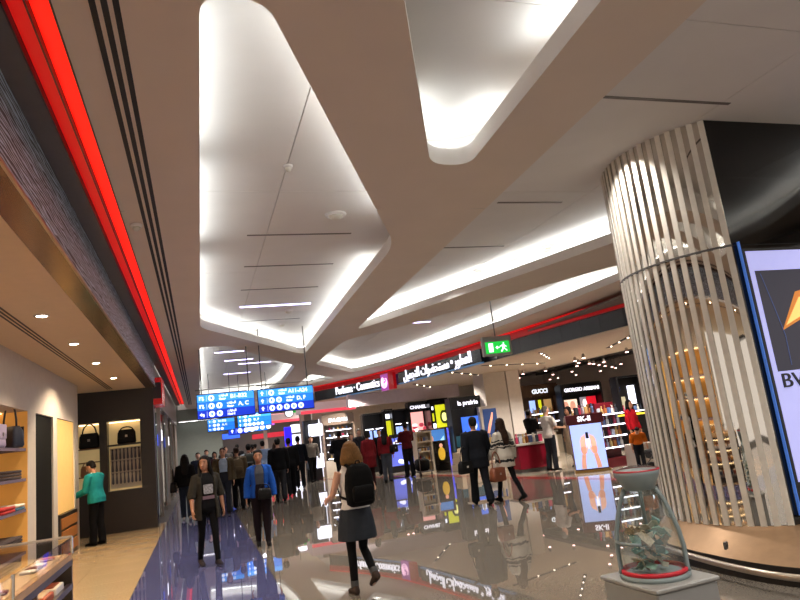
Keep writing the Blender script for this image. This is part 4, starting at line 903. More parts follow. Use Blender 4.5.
for q, L in ((.6, .1), (2.4, .15)): MB().box(-.008, L, -.05, -.046, -.008, .008).build('hand', M_blackm, t).rotation_euler = (0, -q, 0)
p = at(297, 410, 34); MB().box(-.2, .2, -.04, .04, -.12, .12).build('exit_sign', glow('far exit green', '#18a040', .9), None, loc=tuple(p), label='tiny green sign beside the far clock', cat='sign')

# ------------------------------------------------------------------ people
def remeshed(mb, vox, smooth=4):
    me = mb.mesh('tmp'); o = bpy.data.objects.new('tmp', me)
    r = o.modifiers.new('r', 'REMESH'); r.mode = 'VOXEL'; r.voxel_size = vox; r.use_smooth_shade = True
    s = o.modifiers.new('s', 'SMOOTH'); s.factor = .5; s.iterations = smooth
    out = evaluated(o); bpy.data.meshes.remove(me)
    return out
def esec(c, rx, ry, n=16, M=None, a0=0, a1=2 * PI, p=2.3):
    out = []
    for i in range(n):
        a = a0 + (a1 - a0) * i / n
        ca, sa = math.cos(a), math.sin(a)
        v = Vector((rx * math.copysign(abs(ca) ** (2 / p), ca), ry * math.copysign(abs(sa) ** (2 / p), sa), 0))
        out.append(Vector(c) + (M @ v if M else v))
    return out
SKIN = {'light': mat('skin light', '#c99a80', .55), 'tan': mat('skin tan', '#a5755a', .55), 'brown': mat('skin brown', '#6e4630', .55)}
HAIR = {'black': mat('hair black', '#0e0b0a', .7, spec=.2, bump=.4, bscale=120, stretch=(4, 4, 1)), 'brown': mat('hair brown', '#2c1a10', .7, spec=.2, bump=.4, bscale=120, stretch=(4, 4, 1)), 'blonde': mat('hair blonde', '#6e4e2a', .7, spec=.2, noise=.35, nscale=60, bump=.5, bscale=120, stretch=(4, 4, .6)), 'grey': mat('hair grey', '#6b6660', .7, spec=.2, bump=.4, bscale=120)}
def cloth(c): return mat('cloth ' + c, c, .85, spec=.12, noise=.1, nscale=14, bump=.25, bscale=50)

def person(loc, face, h, label, sex='m', skin='light', hair=('short', 'black'), top=None, inner=None, bottom=None, shoe='#141212', legs=(15, -12, 8, 22), arms=((8, 10, 12), (-8, 10, 14)), lean=0, head=0, nod=0, vox=.013, eyes=False, sock=None, group=None):
    """legs = (hip L, hip R, knee L, knee R); arms = (swing, spread, elbow) L, R in degrees; face = heading, 0 looks along +Y"""
    s = h / 1.72; R = math.radians
    root = thing('person', label, 'person', (loc[0], loc[1], 0), R(face), group)
    Lm = Matrix.Translation((0, 0, .95)) @ Matrix.Rotation(R(-lean), 4, 'X') @ Matrix.Translation((0, 0, -.95))
    Hm = Lm @ Matrix.Translation((0, 0, 1.47)) @ Matrix.Rotation(R(head), 4, 'Z') @ Matrix.Rotation(R(-nod), 4, 'X') @ Matrix.Translation((0, 0, -1.47))
    U = lambda p: Lm @ Vector(p)
    HP = lambda p: Hm @ Vector(p)
    fem = sex == 'f'
    tors = [(.82, 0, .12, .09), (.88, -.005, .165, .115), (.94, -.01, .172 if fem else .165, .12), (1.03, 0, .15 if fem else .158, .105), (1.10, .005, .135 if fem else .152, .10), (1.2, .008, .148 if fem else .163, .11), (1.29, .01, .155 if fem else .175, .118 if fem else .115), (1.37, 0, .15 if fem else .175, .098), (1.425, -.008, .11 if fem else .125, .075), (1.455, -.008, .062, .06)]
    shw = .168 if fem else .195
    # legs
    J = []
    for sd, ha, ka in ((-1, legs[0], legs[2]), (1, legs[1], legs[3])):
        hip = Vector((sd * .088, 0, .89))
        kn = hip + .42 * Vector((0, math.sin(R(ha)), -math.cos(R(ha))))
        an = kn + .40 * Vector((0, math.sin(R(ha - ka)), -math.cos(R(ha - ka))))
        pitch = (ha - ka) * .55 if (ha - ka) < 0 else min(15, (ha - ka) * .6)
        J.append([hip, kn, an, pitch])
    low = min(j[2].z - .075 - max(0, -math.sin(R(j[3])) * .15) for j in J)
    dz = -low
    Sm = Matrix.Scale(s, 4) @ Matrix.Translation((0, 0, dz))
    # arms
    A = []
    for sd, (sw, sp, el) in ((-1, arms[0]), (1, arms[1])):
        sh = Vector((sd * shw, -.005, 1.385))
        d1 = Vector((sd * math.sin(R(sp)), math.sin(R(sw)) * math.cos(R(sp)), -math.cos(R(sw)) * math.cos(R(sp))))
        e = sh + d1 * .285
        sp2 = sp * .3 - (6 if el > 40 else 0); f = sw + el
        d2 = Vector((sd * math.sin(R(sp2)), math.sin(R(f)) * math.cos(R(sp2)), -math.cos(R(f)) * math.cos(R(sp2))))
        wr = e + d2 * .25
        A.append([U(sh), U(e), U(wr), (Lm.to_3x3() @ d2).normalized(), sd])
    W = lambda mb: remeshed(mb, vox)
    def fin(me, name, m, parent=root):
        me.transform(Sm); me.materials.clear(); me.materials.append(m)
        return put(name, me, m, parent, True)
    # ---- body: one continuous surface
    b = MB()
    b.rings([[U(p) for p in esec((0, y, z), rx, ry)] for z, y, rx, ry in tors])
    b.tube([U((0, -.008, 1.42)), U((0, -.002, 1.48)), HP((0, .005, 1.54))], [.058, .05, .052], 12)
    hs = [(1.485, .045, .022, .03), (1.50, .04, .04, .05), (1.53, .025, .058, .075), (1.57, .012, .069, .09), (1.61, .004, .074, .096), (1.65, -.002, .075, .097), (1.685, -.006, .066, .085), (1.708, -.008, .045, .058), (1.72, -.008, .015, .02)]
    b.rings([[HP(p) for p in esec((0, y, z), rx, ry, p=2)] for z, y, rx, ry in hs])
    b.rings([[HP(p) for p in esec((0, y, z), rx, .012 + .01 * k, 8, p=2)] for k, (z, y, rx) in enumerate(((1.618, .098, .008), (1.59, .108, .012), (1.57, .116, .017), (1.56, .104, .012)))])
    for sd in (-1, 1): b.ell(HP((sd * .077, -.005, 1.6)), (.012, .022, .032), 8, 6)
    b.ell(HP((0, .094, 1.53)), (.024, .012, .008), 8, 6)
    for sh, e, wr, d2, sd in A:
        b.tube([sh, sh.lerp(e, .35), e, e.lerp(wr, .3), wr], [.05, .046, .037, .037, .026], 10)
        # hand: flattened palm, four fingers and a thumb
        u = d2; side = Vector((0, 1, 0)) if abs(u.y) < .8 else Vector((0, 0, 1))
        side = (side - u * side.dot(u)).normalized(); nrm = u.cross(side).normalized() * sd
        inw = -nrm if nrm.x * sd > 0 else nrm
        Mx = Matrix((side, inw, u)).transposed()
        b.rings([[wr + u * t + Mx @ Vector((x, y, 0)) for x, y, _ in esec((0, 0, 0), a, c_, 10)] for t, a, c_ in ((-.01, .026, .02), (.03, .036, .017), (.075, .042, .015), (.09, .038, .012))])
        for k, (ox, L) in enumerate(((.03, .068), (.01, .078), (-.01, .072), (-.03, .058))):
            p0 = wr + u * .08 + side * ox
            b.tube([p0, p0 + u * L * .45 + inw * .006, p0 + u * L * .75 + inw * .022, p0 + u * L * .9 + inw * .04], [.0105, .010, .009, .008], 6)
        p0 = wr + u * .025 + side * .03
        b.tube([p0, p0 + u * .025 + side * .025 + inw * .008, p0 + u * .058 + side * .03 + inw * .018], [.013, .011, .009], 6)
    for hip, kn, an, pt in J:
        b.tube([hip + Vector((0, 0, .04)), hip.lerp(kn, .3), kn, kn.lerp(an, .3) + Vector((0, -.012, 0)), an], [.078, .07, .047, .046, .032], 12)
        fd = Matrix.Rotation(R(pt), 3, 'X')
        b.tube([an + fd @ Vector((0, -.05, -.04)), an + fd @ Vector((0, .04, -.04)), an + fd @ Vector((0, .15, -.055))], [.036, .038, .028], 10)
    fin(W(b), 'body', SKIN[skin])
    # ---- bottom
    bt = bottom or ('trousers', '#15161a', 0)
    m = MB(); kind, bc = bt[0], bt[1]; fl_ = bt[2] if len(bt) > 2 else 0
    if kind in ('trousers', 'leggings', 'skirt'):
        g = .004 if kind in ('leggings', 'skirt') else .018; lk = .9 if kind in ('leggings', 'skirt') else 1
        m.rings([[U(p) if z > .96 else p for p in esec((0, y, z), rx + g, ry + g)] for z, y, rx, ry in tors[:5]])
        for hip, kn, an, pt in J:
            end = an + Vector((0, 0, .0 if kind == 'leggings' else -.02))
            m.tube([hip + Vector((0, 0, .04)), hip.lerp(kn, .3), kn, kn.lerp(an, .3) + Vector((0, -.01, 0)), kn.lerp(an, .8), end], [.088 * lk + g, .08 * lk + g, .054 * lk + g * 1.3, .053 * lk + g * 1.3, .04 + g * (1.6 + fl_), .036 + g * (1.8 + fl_)], 12)
        fin(W(m), 'leggings' if kind != 'trousers' else 'trousers', cloth(bc if kind != 'skirt' else '#0d0d10'))
    if kind == 'skirt':
        m = MB()
        m.rings([[p for p in esec((0, y, z), rx, ry)] for z, y, rx, ry in ((.6, .01, .235, .2), (.72, .005, .225, .185), (.86, 0, .205, .155), (.98, 0, .175, .125), (1.04, 0, .16, .115))])
        fin(W(m), 'skirt', cloth(bc))
    # ---- shoes
    for hip, kn, an, pt in J:
        fd = Matrix.Rotation(R(pt), 3, 'X'); F = lambda x, y, z: an + fd @ Vector((x, y, z))
        m = MB()
        m.rings([[F(x, yy, z) for x, z in [(wd_ * math.cos(q), -.078 + max(0, ht_ * (1 + math.sin(q)) / 2 * 1.0)) for q in [2 * PI * k / 12 for k in range(12)]]] for yy, wd_, ht_ in ((-.078, .02, .05), (-.065, .036, .085), (-.02, .041, .1), (.05, .042, .085), (.11, .046, .06), (.16, .04, .048), (.19, .018, .03))])
        m.tube([F(0, -.02, -.02), an + Vector((0, 0, .02))], [.042, .043], 12)
        o = fin(remeshed(m, min(vox, .01), 2), 'shoe', cloth(shoe))
        if sock:
            fin(remeshed(MB().tube([an + Vector((0, 0, .0)), an.lerp(kn, .2)], [.048, .05], 12), .01, 2), 'sock', cloth(sock))
    # ---- inner shirt and top
    def garment(spec, name, extra=0):
        c = spec['c']; hem = spec.get('hem', .9); sl = spec.get('sleeve', 1.0); g = spec.get('g', .016) + extra; fl = spec.get('flare', 0); op = spec.get('open', 0)
        m = MB(); zs = [t_ for t_ in tors if t_[0] > hem + .03]
        z0 = hem; y0, rx0, ry0 = [t_ for t_ in tors if t_[0] <= max(hem, .88)][-1][1:] if hem > .82 else (0, .172, .122)
        secs = [(z0, y0, max(rx0, .165) + g + fl, max(ry0, .115) + g + fl)]
        if hem < .8: secs.append((.86, 0, .178 + g + fl * .7, .125 + g + fl * .6))
        for z, y, rx, ry in zs:
            if z < .85: continue
            k = max(0, (1.15 - z) / .3)
            secs.append((z, y, rx + g + (fl * k if z < 1.15 else 0), ry + g + (fl * k if z < 1.15 else 0)))
        if spec.get('scoop'): secs = [q for q in secs if q[0] < 1.40]
        secs = sorted(secs)
        if not op:
            m.rings([[U(p) for p in esec((0, y, z), rx, ry)] for z, y, rx, ry in secs])
        else:
            oa = R(op)
            rs = []
            for z, y, rx, ry in secs:
                o1 = [U(p) for p in esec((0, y, z), rx + .004, ry + .004, 20, None, PI / 2 + oa, PI / 2 + 2 * PI - oa + (2 * PI - 2 * oa) / 19)][:20]
                i1 = [U(p) for p in esec((0, y, z), max(.02, rx - .022), max(.02, ry - .022), 20, None, PI / 2 + oa, PI / 2 + 2 * PI - oa + (2 * PI - 2 * oa) / 19)][:20]
                rs.append(o1 + i1[::-1])
            m.rings(rs)
        if sl > 0:
            for sh, e, wr, d2, sd in A:
                pts = [U((sd * (shw - .06), -.005, 1.40)), sh + Vector((0, 0, .0)), sh.lerp(e, .5)]; rr = [.046 + g * .5, .05 + g * .75, .046 + g * .9] if fem else [.05 + g * .6, .054 + g, .05 + g]
                if sl <= .5: pts[2] = sh.lerp(e, sl * 2)
                else:
                    pts += [e, e.lerp(wr, (sl - .5) * 2)]; rr += [.044 + g, .032 + g * 1.2]
                m.tube(pts, rr, 12)
        else:
            for sd in (-1, 1): m.tube([U((sd * .09, -.06, 1.36)), U((sd * .1, -.01, 1.45)), U((sd * .09, .06, 1.36))], [.03, .028, .03], 8)
        o = fin(W(m), name, cloth(c))
        return o
    if inner: garment(inner, inner.get('name', 'shirt'), -.006)
    if top: garment(top, top.get('name', 'shirt'), .004 if inner else 0)
    # ---- hair
    st, hc = hair; m = MB()
    if st == 'short':
        m.rings([[HP(p) for p in esec((0, y, z), rx, ry, p=2)] for z, y, rx, ry in ((1.545, -.05, .05, .045), (1.57, -.04, .07, .062), (1.61, -.03, .081, .078), (1.655, -.016, .083, .092), (1.69, -.01, .077, .09), (1.715, -.01, .058, .07), (1.735, -.01, .02, .03))])
    else:
        m.rings([[HP(p) for p in esec((0, y, z), rx, ry, p=2)] for z, y, rx, ry in ((1.55, -.04, .075, .06), (1.61, -.03, .086, .08), (1.655, -.016, .087, .096), (1.69, -.01, .081, .093), (1.718, -.01, .06, .072), (1.738, -.01, .02, .03))])
        if st == 'bob':
            m.rings([[HP(p) for p in esec((0, y, z), rx, ry, p=2.4)] for z, y, rx, ry in ((1.44, -.05, .1, .05), (1.465, -.045, .145, .08), (1.53, -.038, .14, .095), (1.6, -.03, .118, .095), (1.66, -.02, .098, .092))])
        elif st == 'long':
            m.rings([[HP(p) if z > 1.45 else U(p) for p in esec((0, y, z), rx, ry, p=2.4)] for z, y, rx, ry in ((1.18, -.125, .05, .02), (1.22, -.125, .085, .03), (1.32, -.12, .1, .04), (1.42, -.085, .1, .05), (1.5, -.05, .098, .06), (1.58, -.035, .094, .075), (1.66, -.02, .09, .085))])
            for sd in (-1, 1): m.tube([HP((sd * .075, .02, 1.64)), HP((sd * .088, .01, 1.54)), U((sd * .1, .05, 1.42)), U((sd * .09, .1, 1.28))], [.03, .032, .034, .018], 8)
        elif st == 'tied':
            m.ell(HP((0, -.115, 1.63)), (.035, .04, .04), 10, 8)
        elif st == 'fringe':
            m.rings([[HP(p) for p in esec((0, y, z), rx, ry, p=2)] for z, y, rx, ry in ((1.50, -.04, .09, .06), (1.56, -.03, .098, .075), (1.62, -.015, .094, .09), (1.66, -.008, .09, .1))])
    fin(W(m), 'hair', HAIR[hc])
    if eyes:
        for sd in (-1, 1):
            fin(MB().ell(HP((sd * .031, .083, 1.612)), (.013, .012, .007), 8, 6).mesh('eye'), 'eye', mat('eye dark', '#120d0b', .2))
            fin(MB().tube([HP((sd * .015, .091, 1.633)), HP((sd * .032, .09, 1.637)), HP((sd * .048, .078, 1.632))], .004, 6).mesh('eyebrow'), 'eyebrow', HAIR['black'])
        fin(MB().ell(HP((0, .099, 1.53)), (.025, .009, .006), 8, 6).mesh('lips'), 'lips', mat('lips', '#8a4a44', .5))
    return root, Sm, U

def backpack(root_p, s, m, label, back=-.22, z=1.0, size=1.0):
    # stands alone as a thing, placed on the wearer's back
    loc, face = root_p.location, root_p.rotation_euler[2]
    t = thing('backpack', label, 'backpack', (loc.x, loc.y, 0), face)
    K = s * size; z0 = z * s
    P = lambda x, y, q: (x * K, back * s + y * K, z0 + q * K)
    MB().rings([[P(x, y, q) for x, y in fillet([(-a, -b_), (a, -b_), (a, b_), (-a, b_)], .06, 4)] for q, a, b_ in ((0, .12, .06), (.03, .155, .085), (.2, .165, .095), (.36, .15, .085), (.44, .12, .06), (.47, .07, .03))]).build('body', m, t, True)
    MB().rings([[P(x, y - .1, q) for x, y in fillet([(-a, -b_), (a, -b_), (a, b_), (-a, b_)], .03, 4)] for q, a, b_ in ((.05, .1, .02), (.07, .125, .04), (.2, .125, .04), (.23, .1, .02))]).build('pocket', m, t, True)
    MB().tube([P(-.03, -.01, .46), P(-.02, -.01, .5), P(.02, -.01, .5), P(.03, -.01, .46)], .008, 6).build('haul_loop', m, t, True)
    for sd in (-1, 1):
        MB().tube([P(sd * .08, .05, .42), (sd * .1 * s, -.1 * s, 1.44 * s), (sd * .11 * s, .02 * s, 1.475 * s), (sd * .125 * s, .13 * s, 1.36 * s), (sd * .15 * s, .13 * s, 1.2 * s), (sd * .17 * s, .0 * s, 1.08 * s), P(sd * .13, .05, .08)], .02 * s, 8, flat=.4).build('shoulder_strap', m, t, True)
    return t

M_bp = mat('black nylon', '#070708', .8, spec=.12, bump=.3, bscale=80)
NV, FV = .010, .017
# foreground woman with backpack, walking away
r1, _, _ = person((1.6, 7.28), 8, 1.6, 'woman in white vest and denim skirt walking away with a black backpack', 'f', 'light', ('bob', 'blonde'), top=dict(c='#c9c4c2', hem=.95, sleeve=0, g=.012, name='vest'), bottom=('skirt', '#2a2e35'), shoe='#3a302c', legs=(2, 12, 2, 60), arms=((14, 16, 60), (12, 24, 75)), vox=NV, sock='#4a4a4c')
backpack(r1, .95, M_bp, 'large black backpack worn by the woman in the denim skirt', -.215, .97)
# woman in olive cardigan coming towards us
ro, _, _ = person((.05, 10.75), 196, 1.62, 'woman in dark olive open cardigan, printed black shirt and black leggings', 'f', 'tan', ('long', 'black'), top=dict(c='#2f2c26', hem=.72, sleeve=.62, g=.02, flare=.012, open=34, name='cardigan'), inner=dict(c='#141416', hem=.9, sleeve=.3, g=.014), bottom=('leggings', '#0b0b0d'), shoe='#2a2426', legs=(14, -8, 6, 12), arms=((-6, 16, 14), (8, 16, 16)), head=-38, vox=NV, eyes=True)
MB().rings([[(x, y, z) for x, z in fillet([(-.07, 1.06), (.07, 1.06), (.075, 1.2), (-.075, 1.2)], .02, 3)] for y in (.122, .127)]).build('print_field', mat('grey print', '#8d8d92', .8, noise=.5, nscale=40), ro, label='white shirt print')
MB().box(-.09, .09, .12, .126, .98, 1.03).build('print_band', mat('grey print band', '#6d5560', .8), ro)
# woman in blue jacket
person((.96, 11.9), 176, 1.6, 'woman in bright blue open jacket and grey top with dark trousers', 'f', 'tan', ('tied', 'black'), top=dict(c='#1b4a9a', hem=.86, sleeve=1.0, g=.014, open=28, name='jacket'), inner=dict(c='#4a4b50', hem=.86, sleeve=0, g=.014), bottom=('trousers', '#1a1216', -.8), shoe='#121114', legs=(6, -4, 4, 6), arms=((4, 14, 10), (-4, 14, 12)), vox=NV, eyes=True)
t = handbag((1.02, 11.72, .78), 3.0, .7, M_blkl, 'black waist bag carried in front by the woman in the blue jacket', .1)
# person in black walking away at left
person((-.42, 18.6), 0, 1.68, 'person in black hooded top and jeans walking away along the left shop front', 'f', 'light', ('long', 'black'), top=dict(c='#0e0e10', hem=.88, sleeve=1.0, g=.04, flare=.02, name='jacket'), bottom=('trousers', '#222a38', 0), shoe='#a8a4a0', legs=(12, -8, 4, 14), vox=.013)
handbag((-.72, 18.5, .75), 1.5, 1.0, M_blkl, 'black shoulder bag at the side of the person in black', .35)
# shop attendant in teal jacket
person((-2.22, 15.95), 62, 1.79, 'shop attendant in a teal suit jacket and black trousers beside the dark wall', 'm', 'tan', ('short', 'black'), top=dict(c='#1c7d80', hem=.84, sleeve=1.0, g=.024, flare=.012, name='jacket'), inner=dict(c='#d8d8d6', hem=.95, sleeve=0, g=.012), bottom=('trousers', '#0c0c0f', .6), shoe='#0a0a0a', legs=(3, -3, 2, 3), arms=((16, 8, 60), (20, 8, 62)), lean=5, nod=22, vox=.012, eyes=True)
# couple by the shop
r2, _, _ = person((5.35, 12.4), -10, 1.77, 'man in black coat and dark trousers walking away beside the shop line', 'm', 'tan', ('short', 'black'), top=dict(c='#15171c', hem=.74, sleeve=1.0, g=.035, flare=.02, name='coat'), bottom=('trousers', '#14161b', .8), shoe='#0c0b0b', legs=(20, -16, 8, 14), arms=((-14, 10, 12), (12, 10, 20)), vox=.011)
handbag((5.03, 12.3, .66), .2, .95, M_blkl, 'black bag carried in the left hand of the man in the black coat', .3)
rw, _, _ = person((5.93, 12.35), 16, 1.68, 'woman in white and black patterned cardigan walking away beside the man in black', 'f', 'tan', ('long', 'brown'), top=dict(c='#b4ac9c', hem=.72, sleeve=1.0, g=.03, flare=.02, name='cardigan'), bottom=('leggings', '#101013'), shoe='#141212', legs=(18, -16, 6, 16), arms=((10, 12, 30), (-10, 12, 20)), vox=.011)
handbag((5.66, 12.2, .43), .3, 1.05, mat('cognac leather', '#7a4228', .5, bump=.2), 'brown leather tote hanging between the couple', .3)
# cardigan stripes as knitted bands
# crowd ahead
def knit():
    m = bpy.data.materials.new('patterned knit'); m.use_nodes = True; nt = m.node_tree; b = nt.nodes['Principled BSDF']; b.inputs['Roughness'].default_value = .9
    tc = nt.nodes.new('ShaderNodeTexCoord'); sp = nt.nodes.new('ShaderNodeSeparateXYZ'); nt.links.new(tc.outputs['Object'], sp.inputs[0])
    n = nt.nodes.new('ShaderNodeTexNoise'); n.inputs['Scale'].default_value = 9; nt.links.new(tc.outputs['Object'], n.inputs['Vector'])
    ma = nt.nodes.new('ShaderNodeMath'); ma.operation = 'MULTIPLY_ADD'; ma.inputs[1].default_value = .12
    nt.links.new(n.outputs['Fac'], ma.inputs[0]); nt.links.new(sp.outputs['Z'], ma.inputs[2])
    mr = nt.nodes.new('ShaderNodeMapRange'); mr.inputs['From Min'].default_value = .6; mr.inputs['From Max'].default_value = 1.6; nt.links.new(ma.outputs[0], mr.inputs['Value'])
    r = nt.nodes.new('ShaderNodeValToRGB'); r.color_ramp.interpolation = 'CONSTANT'; L, D = C('#b8b0a2'), C('#17171a')
    e = r.color_ramp.elements; e[0].color = L; e[1].position = .24; e[1].color = D
    for p, c_ in ((.29, L), (.52, D), (.545, L), (.57, D), (.63, L), (.66, D), (.68, L)):
        x = e.new(p); x.color = c_
    nt.links.new(mr.outputs[0], r.inputs[0]); nt.links.new(r.outputs[0], b.inputs['Base Color']); return m
for ch in rw.children:
    if ch.name.startswith('cardigan'): ch.data.materials[0] = knit()
BK = '#111215'
crowd = [
 ((.57, 18.6), 178, 1.74, 'man in open tan jacket and pale blue shirt coming towards the camera', 'm', 'light', ('short', 'brown'), dict(c='#4c4434', hem=.86, sleeve=1, g=.03, open=30, name='jacket'), dict(c='#8fa6c4', hem=.9, sleeve=0, g=.014), ('trousers', '#20242e', .2)),
 ((.98, 19.6), 4, 1.72, 'person in khaki jacket walking away behind the olive cardigan woman', 'm', 'light', ('short', 'brown'), dict(c='#574a38', hem=.84, sleeve=1, g=.035, name='jacket'), None, ('trousers', '#17181c', .2)),
 ((1.4, 20.6), -4, 1.78, 'person in pale shirt walking away with a dark green backpack', 'm', 'light', ('short', 'black'), dict(c='#8e99a4', hem=.88, sleeve=.6, g=.02), None, ('trousers', '#121318', .2)),
 ((2.2, 19.9), -2, 1.84, 'tall man in black top and grey jeans walking away under the right sign', 'm', 'light', ('short', 'black'), dict(c='#101114', hem=.86, sleeve=1, g=.03, flare=.01), None, ('trousers', '#2a2d33', .4)),
 ((2.74, 21.6), 3, 1.82, 'man all in black walking away right of the tall man in jeans', 'm', 'tan', ('short', 'black'), dict(c='#0c0c0e', hem=.84, sleeve=1, g=.03), None, ('trousers', '#0e0e11', .4)),
 ((3.42, 24.2), -6, 1.86, 'man in dark blue shirt walking away further ahead near the pale stand', 'm', 'tan', ('short', 'black'), dict(c='#14161e', hem=.86, sleeve=1, g=.025), None, ('trousers', '#101114', .4)),
 ((4.35, 27.0), 184, 1.83, 'man in grey shirt with dark tie coming forward beside the white lit cubes', 'm', 'tan', ('short', 'black'), dict(c='#6d665e', hem=.9, sleeve=1, g=.02), None, ('trousers', '#101013', .4)),
 ((-.1, 25.5), 186, 1.7, 'person in dark blue jacket in the distance by the grey green wall', 'm', 'light', ('short', 'black'), dict(c='#1e2434', hem=.84, sleeve=1, g=.03), None, ('trousers', '#8f8c86', .2)),
 ((.22, 27.5), 182, 1.76, 'distant person in black with a pale face left of the crowd', 'f', 'light', ('tied', 'brown'), dict(c='#131316', hem=.84, sleeve=1, g=.03), None, ('trousers', '#16161a', .2)),
 ((.5, 26.2), 176, 1.66, 'distant woman in brown and plum top coming forward', 'f', 'tan', ('fringe', 'black'), dict(c='#3a2428', hem=.84, sleeve=1, g=.03), None, ('trousers', '#141418', .2)),
 ((1.0, 28.5), 180, 1.82, 'distant man with light hair in grey shirt among the crowd', 'm', 'light', ('short', 'brown'), dict(c='#5c5a58', hem=.84, sleeve=1, g=.03), None, ('trousers', '#16161a', .2)),
 ((1.55, 30.0), 0, 1.85, 'distant person in black jacket under the far left sign', 'm', 'light', ('short', 'black'), dict(c='#18181c', hem=.84, sleeve=1, g=.03), None, ('trousers', '#16161a', .2)),
 ((2.15, 24.3), 2, 1.84, 'person in pale blue shirt walking away ahead of the tall man in jeans', 'm', 'light', ('short', 'black'), dict(c='#7f93b4', hem=.86, sleeve=.6, g=.02), None, ('trousers', '#15161a', .2)),
 ((2.45, 31.5), 0, 1.8, 'distant person in charcoal coat under the far right sign', 'm', 'light', ('short', 'black'), dict(c='#1c1c20', hem=.7, sleeve=1, g=.03), None, ('trousers', '#16161a', .2)),
 ((2.0, 27.2), -3, 1.78, 'distant person in dark green jacket in the middle of the crowd', 'm', 'tan', ('short', 'black'), dict(c='#1e2620', hem=.8, sleeve=1, g=.03), None, ('trousers', '#16161a', .2)),
 ((3.1, 29.0), 0, 1.74, 'distant woman with long hair in maroon jacket beyond the crowd', 'f', 'light', ('long', 'brown'), dict(c='#3a1c22', hem=.8, sleeve=1, g=.03), None, ('trousers', '#16161a', .2)),
 ((4.6, 22.4), 4, 1.85, 'person in black parka in front of the pale brown cabinet', 'm', 'brown', ('short', 'black'), dict(c='#0c0d10', hem=.76, sleeve=1, g=.045, flare=.02, name='parka'), None, ('trousers', '#15161a', .2)),
 ((5.05, 20.2), 18, 1.74, 'person in dark red jacket behind the blonde woman', 'f', 'tan', ('fringe', 'black'), dict(c='#5c1218', hem=.6, sleeve=1, g=.03, flare=.02, name='coat'), None, ('trousers', '#2a1216', .2)),
 ((5.95, 21.4), -25, 1.76, 'woman in dark red top with a black shoulder bag facing the perfume wall', 'f', 'tan', ('long', 'black'), dict(c='#651319', hem=.9, sleeve=1, g=.025), None, ('trousers', '#3a3d44', .4)),
 ((7.0, 22.3), 8, 1.88, 'man in maroon shirt standing with a trolley before the perfume wall', 'm', 'tan', ('short', 'black'), dict(c='#4a1218', hem=.88, sleeve=.5, g=.022), None, ('trousers', '#121216', .4)),
 ((5.65, 25.2), 170, 1.72, 'shop visitor with a pale face left of the perfume wall', 'f', 'light', ('tied', 'black'), dict(c='#22222a', hem=.84, sleeve=1, g=.025), None, ('trousers', '#16161a', .2)),
 ((6.15, 25.9), 200, 1.86, 'bald looking shop visitor in dark jacket near the perfume wall', 'm', 'light', ('short', 'grey'), dict(c='#26262c', hem=.84, sleeve=1, g=.025), None, ('trousers', '#16161a', .2)),
 ((6.75, 25.0), 160, 1.74, 'shop assistant in black beside the dark counter', 'm', 'tan', ('short', 'black'), dict(c='#0e0e12', hem=.84, sleeve=1, g=.025), None, ('trousers', '#101014', .2)),
 ((10.75, 20.0), -70, 1.8, 'shop assistant in black suit at the white till counter', 'm', 'brown', ('short', 'black'), dict(c='#0c0c0e', hem=.8, sleeve=1, g=.025, name='jacket'), None, ('trousers', '#0c0c0f', .4)),
 ((9.66, 16.95), -80, 1.83, 'man in white shirt and dark jeans standing left of the kiosk', 'm', 'light', ('short', 'grey'), dict(c='#bdb6b0', hem=.86, sleeve=.4, g=.022), None, ('trousers', '#23252c', .3)),
 ((10.5, 17.1), 96, 1.74, 'woman in long beige coat facing the man in the white shirt', 'f', 'tan', ('fringe', 'black'), dict(c='#9a8a78', hem=.35, sleeve=1, g=.03, flare=.04, name='coat'), None, ('trousers', '#7a6c5e', .2)),
 ((12.3, 16.6), 200, 1.72, 'woman with long dark hair in bright red top behind the tester counter', 'f', 'tan', ('long', 'black'), dict(c='#b01824', hem=.86, sleeve=1, g=.025), None, ('trousers', '#16161a', .2)),
]
random.seed(3)
for k, (lc, fc, hh, lb, sx, sk, hr, tp, inn_, bt_) in enumerate(crowd):
    w_ = random.choice((1, -1)); st_ = random.uniform(.5, 1) if lc[1] > 17 and lc[0] < 4.4 else .2
    lg = (16 * w_ * st_, -13 * w_ * st_, 5 + 8 * (w_ < 0) * st_, 5 + 8 * (w_ > 0) * st_)
    am = ((-10 * w_ * st_, 9, 14), (10 * w_ * st_, 9, 14))
    if 'till counter' in lb or 'white shirt and' in lb or 'maroon shirt' in lb or 'parka' in lb: am = ((18, 8, 70), (20, 8, 66))
    r_, _, _ = person(lc, fc, hh, lb, sx, sk, hr, tp, inn_, bt_, legs=lg, arms=am, vox=.014 if lc[1] < 20.5 else FV, eyes=(lc[1] < 19 and abs(fc) > 90))
    if 'green backpack' in lb: backpack(r_, hh / 1.72, mat('dark green nylon', '#22261c', .7, bump=.3), 'dark green backpack worn by the person in the pale shirt', -.2, .98)
    if 'khaki' in lb: backpack(r_, hh / 1.72, mat('tan canvas', '#5a4c34', .8, bump=.3), 'tan canvas backpack worn by the person in the khaki jacket', -.2, .98, .9)
    if 'black shoulder bag' in lb: handbag((lc[0] + .25, lc[1] - .12, .95), .6, 1.0, M_blkl, 'black shoulder bag of the woman in the dark red top', .3)
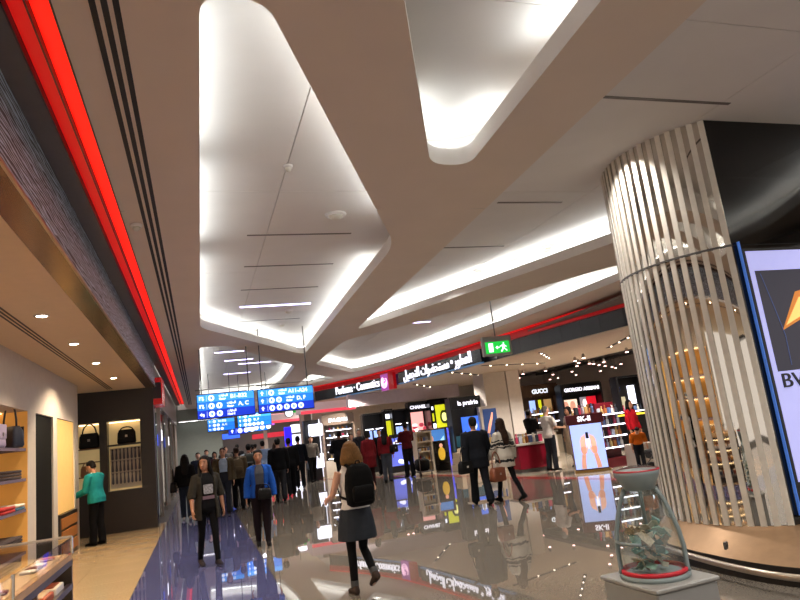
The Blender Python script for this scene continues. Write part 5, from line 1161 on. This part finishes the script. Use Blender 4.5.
# child bending in orange
person((10.42, 14.0), 150, 1.2, 'small child in orange top bending over a dark pushchair', 'm', 'light', ('short', 'black'), dict(c='#d06a20', hem=.88, sleeve=.5, g=.03), None, ('trousers', '#20242c', .2), legs=(10, 6, 6, 6), arms=((50, 10, 30), (50, 10, 30)), lean=48, vox=.014)
t = thing('pushchair', 'dark folding pushchair beside the column and the child in orange', 'pushchair', (10.35, 13.25, 0), .5)
MB().rings([[(x, y, z) for x, y in fillet([(-a, -b_), (a, -b_), (a, b_), (-a, b_)], .08, 3)] for z, a, b_ in ((.3, .15, .15), (.34, .2, .22), (.5, .22, .24), (.52, .2, .22))]).build('seat', mat('dark pushchair fabric', '#17181c', .7), t, True)
MB().tube([(0, -.2, .5), (0, -.26, .75), (0, -.1, .92), (0, .1, .9)], [.2, .22, .18, .06], 10, flat=.35).build('hood', MATS['dark pushchair fabric'], t, True)
for sx in (-.22, .22):
    MB().tube([(sx, .28, .1), (sx, 0, .4), (sx, -.3, .95), (sx, -.42, 1.0)], .014, 8).build('frame_tube', M_grey, t, True)
    MB().tube([(sx, -.28, .1), (sx, .05, .45)], .014, 8).build('frame_tube', M_grey, t, True)
    for sy in (.28, -.28): MB().rings([[(sx + xx, sy + r * math.cos(2 * PI * i / 16), .1 + r * math.sin(2 * PI * i / 16)) for i in range(16)] for xx, r in ((-.02, .08), (-.015, .1), (.015, .1), (.02, .08))]).build('wheel', M_blackm, t, True)
MB().tube([(-.22, -.42, 1.0), (.22, -.42, 1.0)], .016, 8).build('push_bar', M_blackm, t, True)
# luggage trolley by the maroon shirt man
t = thing('luggage_trolley', 'grey luggage trolley with a black bag beside the man in the maroon shirt', 'trolley', (7.45, 22.2, 0), 0)
MB().box(-.25, .25, -.4, .4, .12, .16).build('deck', M_grey, t)
for sx in (-.23, .23): MB().tube([(sx, -.4, .14), (sx, -.42, .95)], .018, 8).build('upright', M_grey, t, True)
MB().tube([(-.24, -.43, .96), (.24, -.43, .96)], .02, 8).build('handle', M_blackm, t, True)
for sx, sy in ((-.2, -.35), (.2, -.35), (0, .35)): MB().rings([[(sx + xx, sy + r * math.cos(2 * PI * i / 12), .06 + r * math.sin(2 * PI * i / 12)) for i in range(12)] for xx, r in ((-.02, .05), (-.015, .06), (.015, .06), (.02, .05))]).build('wheel', M_blackm, t, True)
t = thing('travel_bag', 'black travel bag lying on the luggage trolley', 'bag', (7.45, 22.2, .161))
MB().bbox(-.2, .2, -.28, .3, 0, .4, .06).build('body', M_bp, t, True); MB().tube([(-.1, 0, .39), (-.08, 0, .47), (.08, 0, .47), (.1, 0, .39)], .014, 6).build('handle', M_bp, t, True)

bpy.data.scenes.remove(TMP)
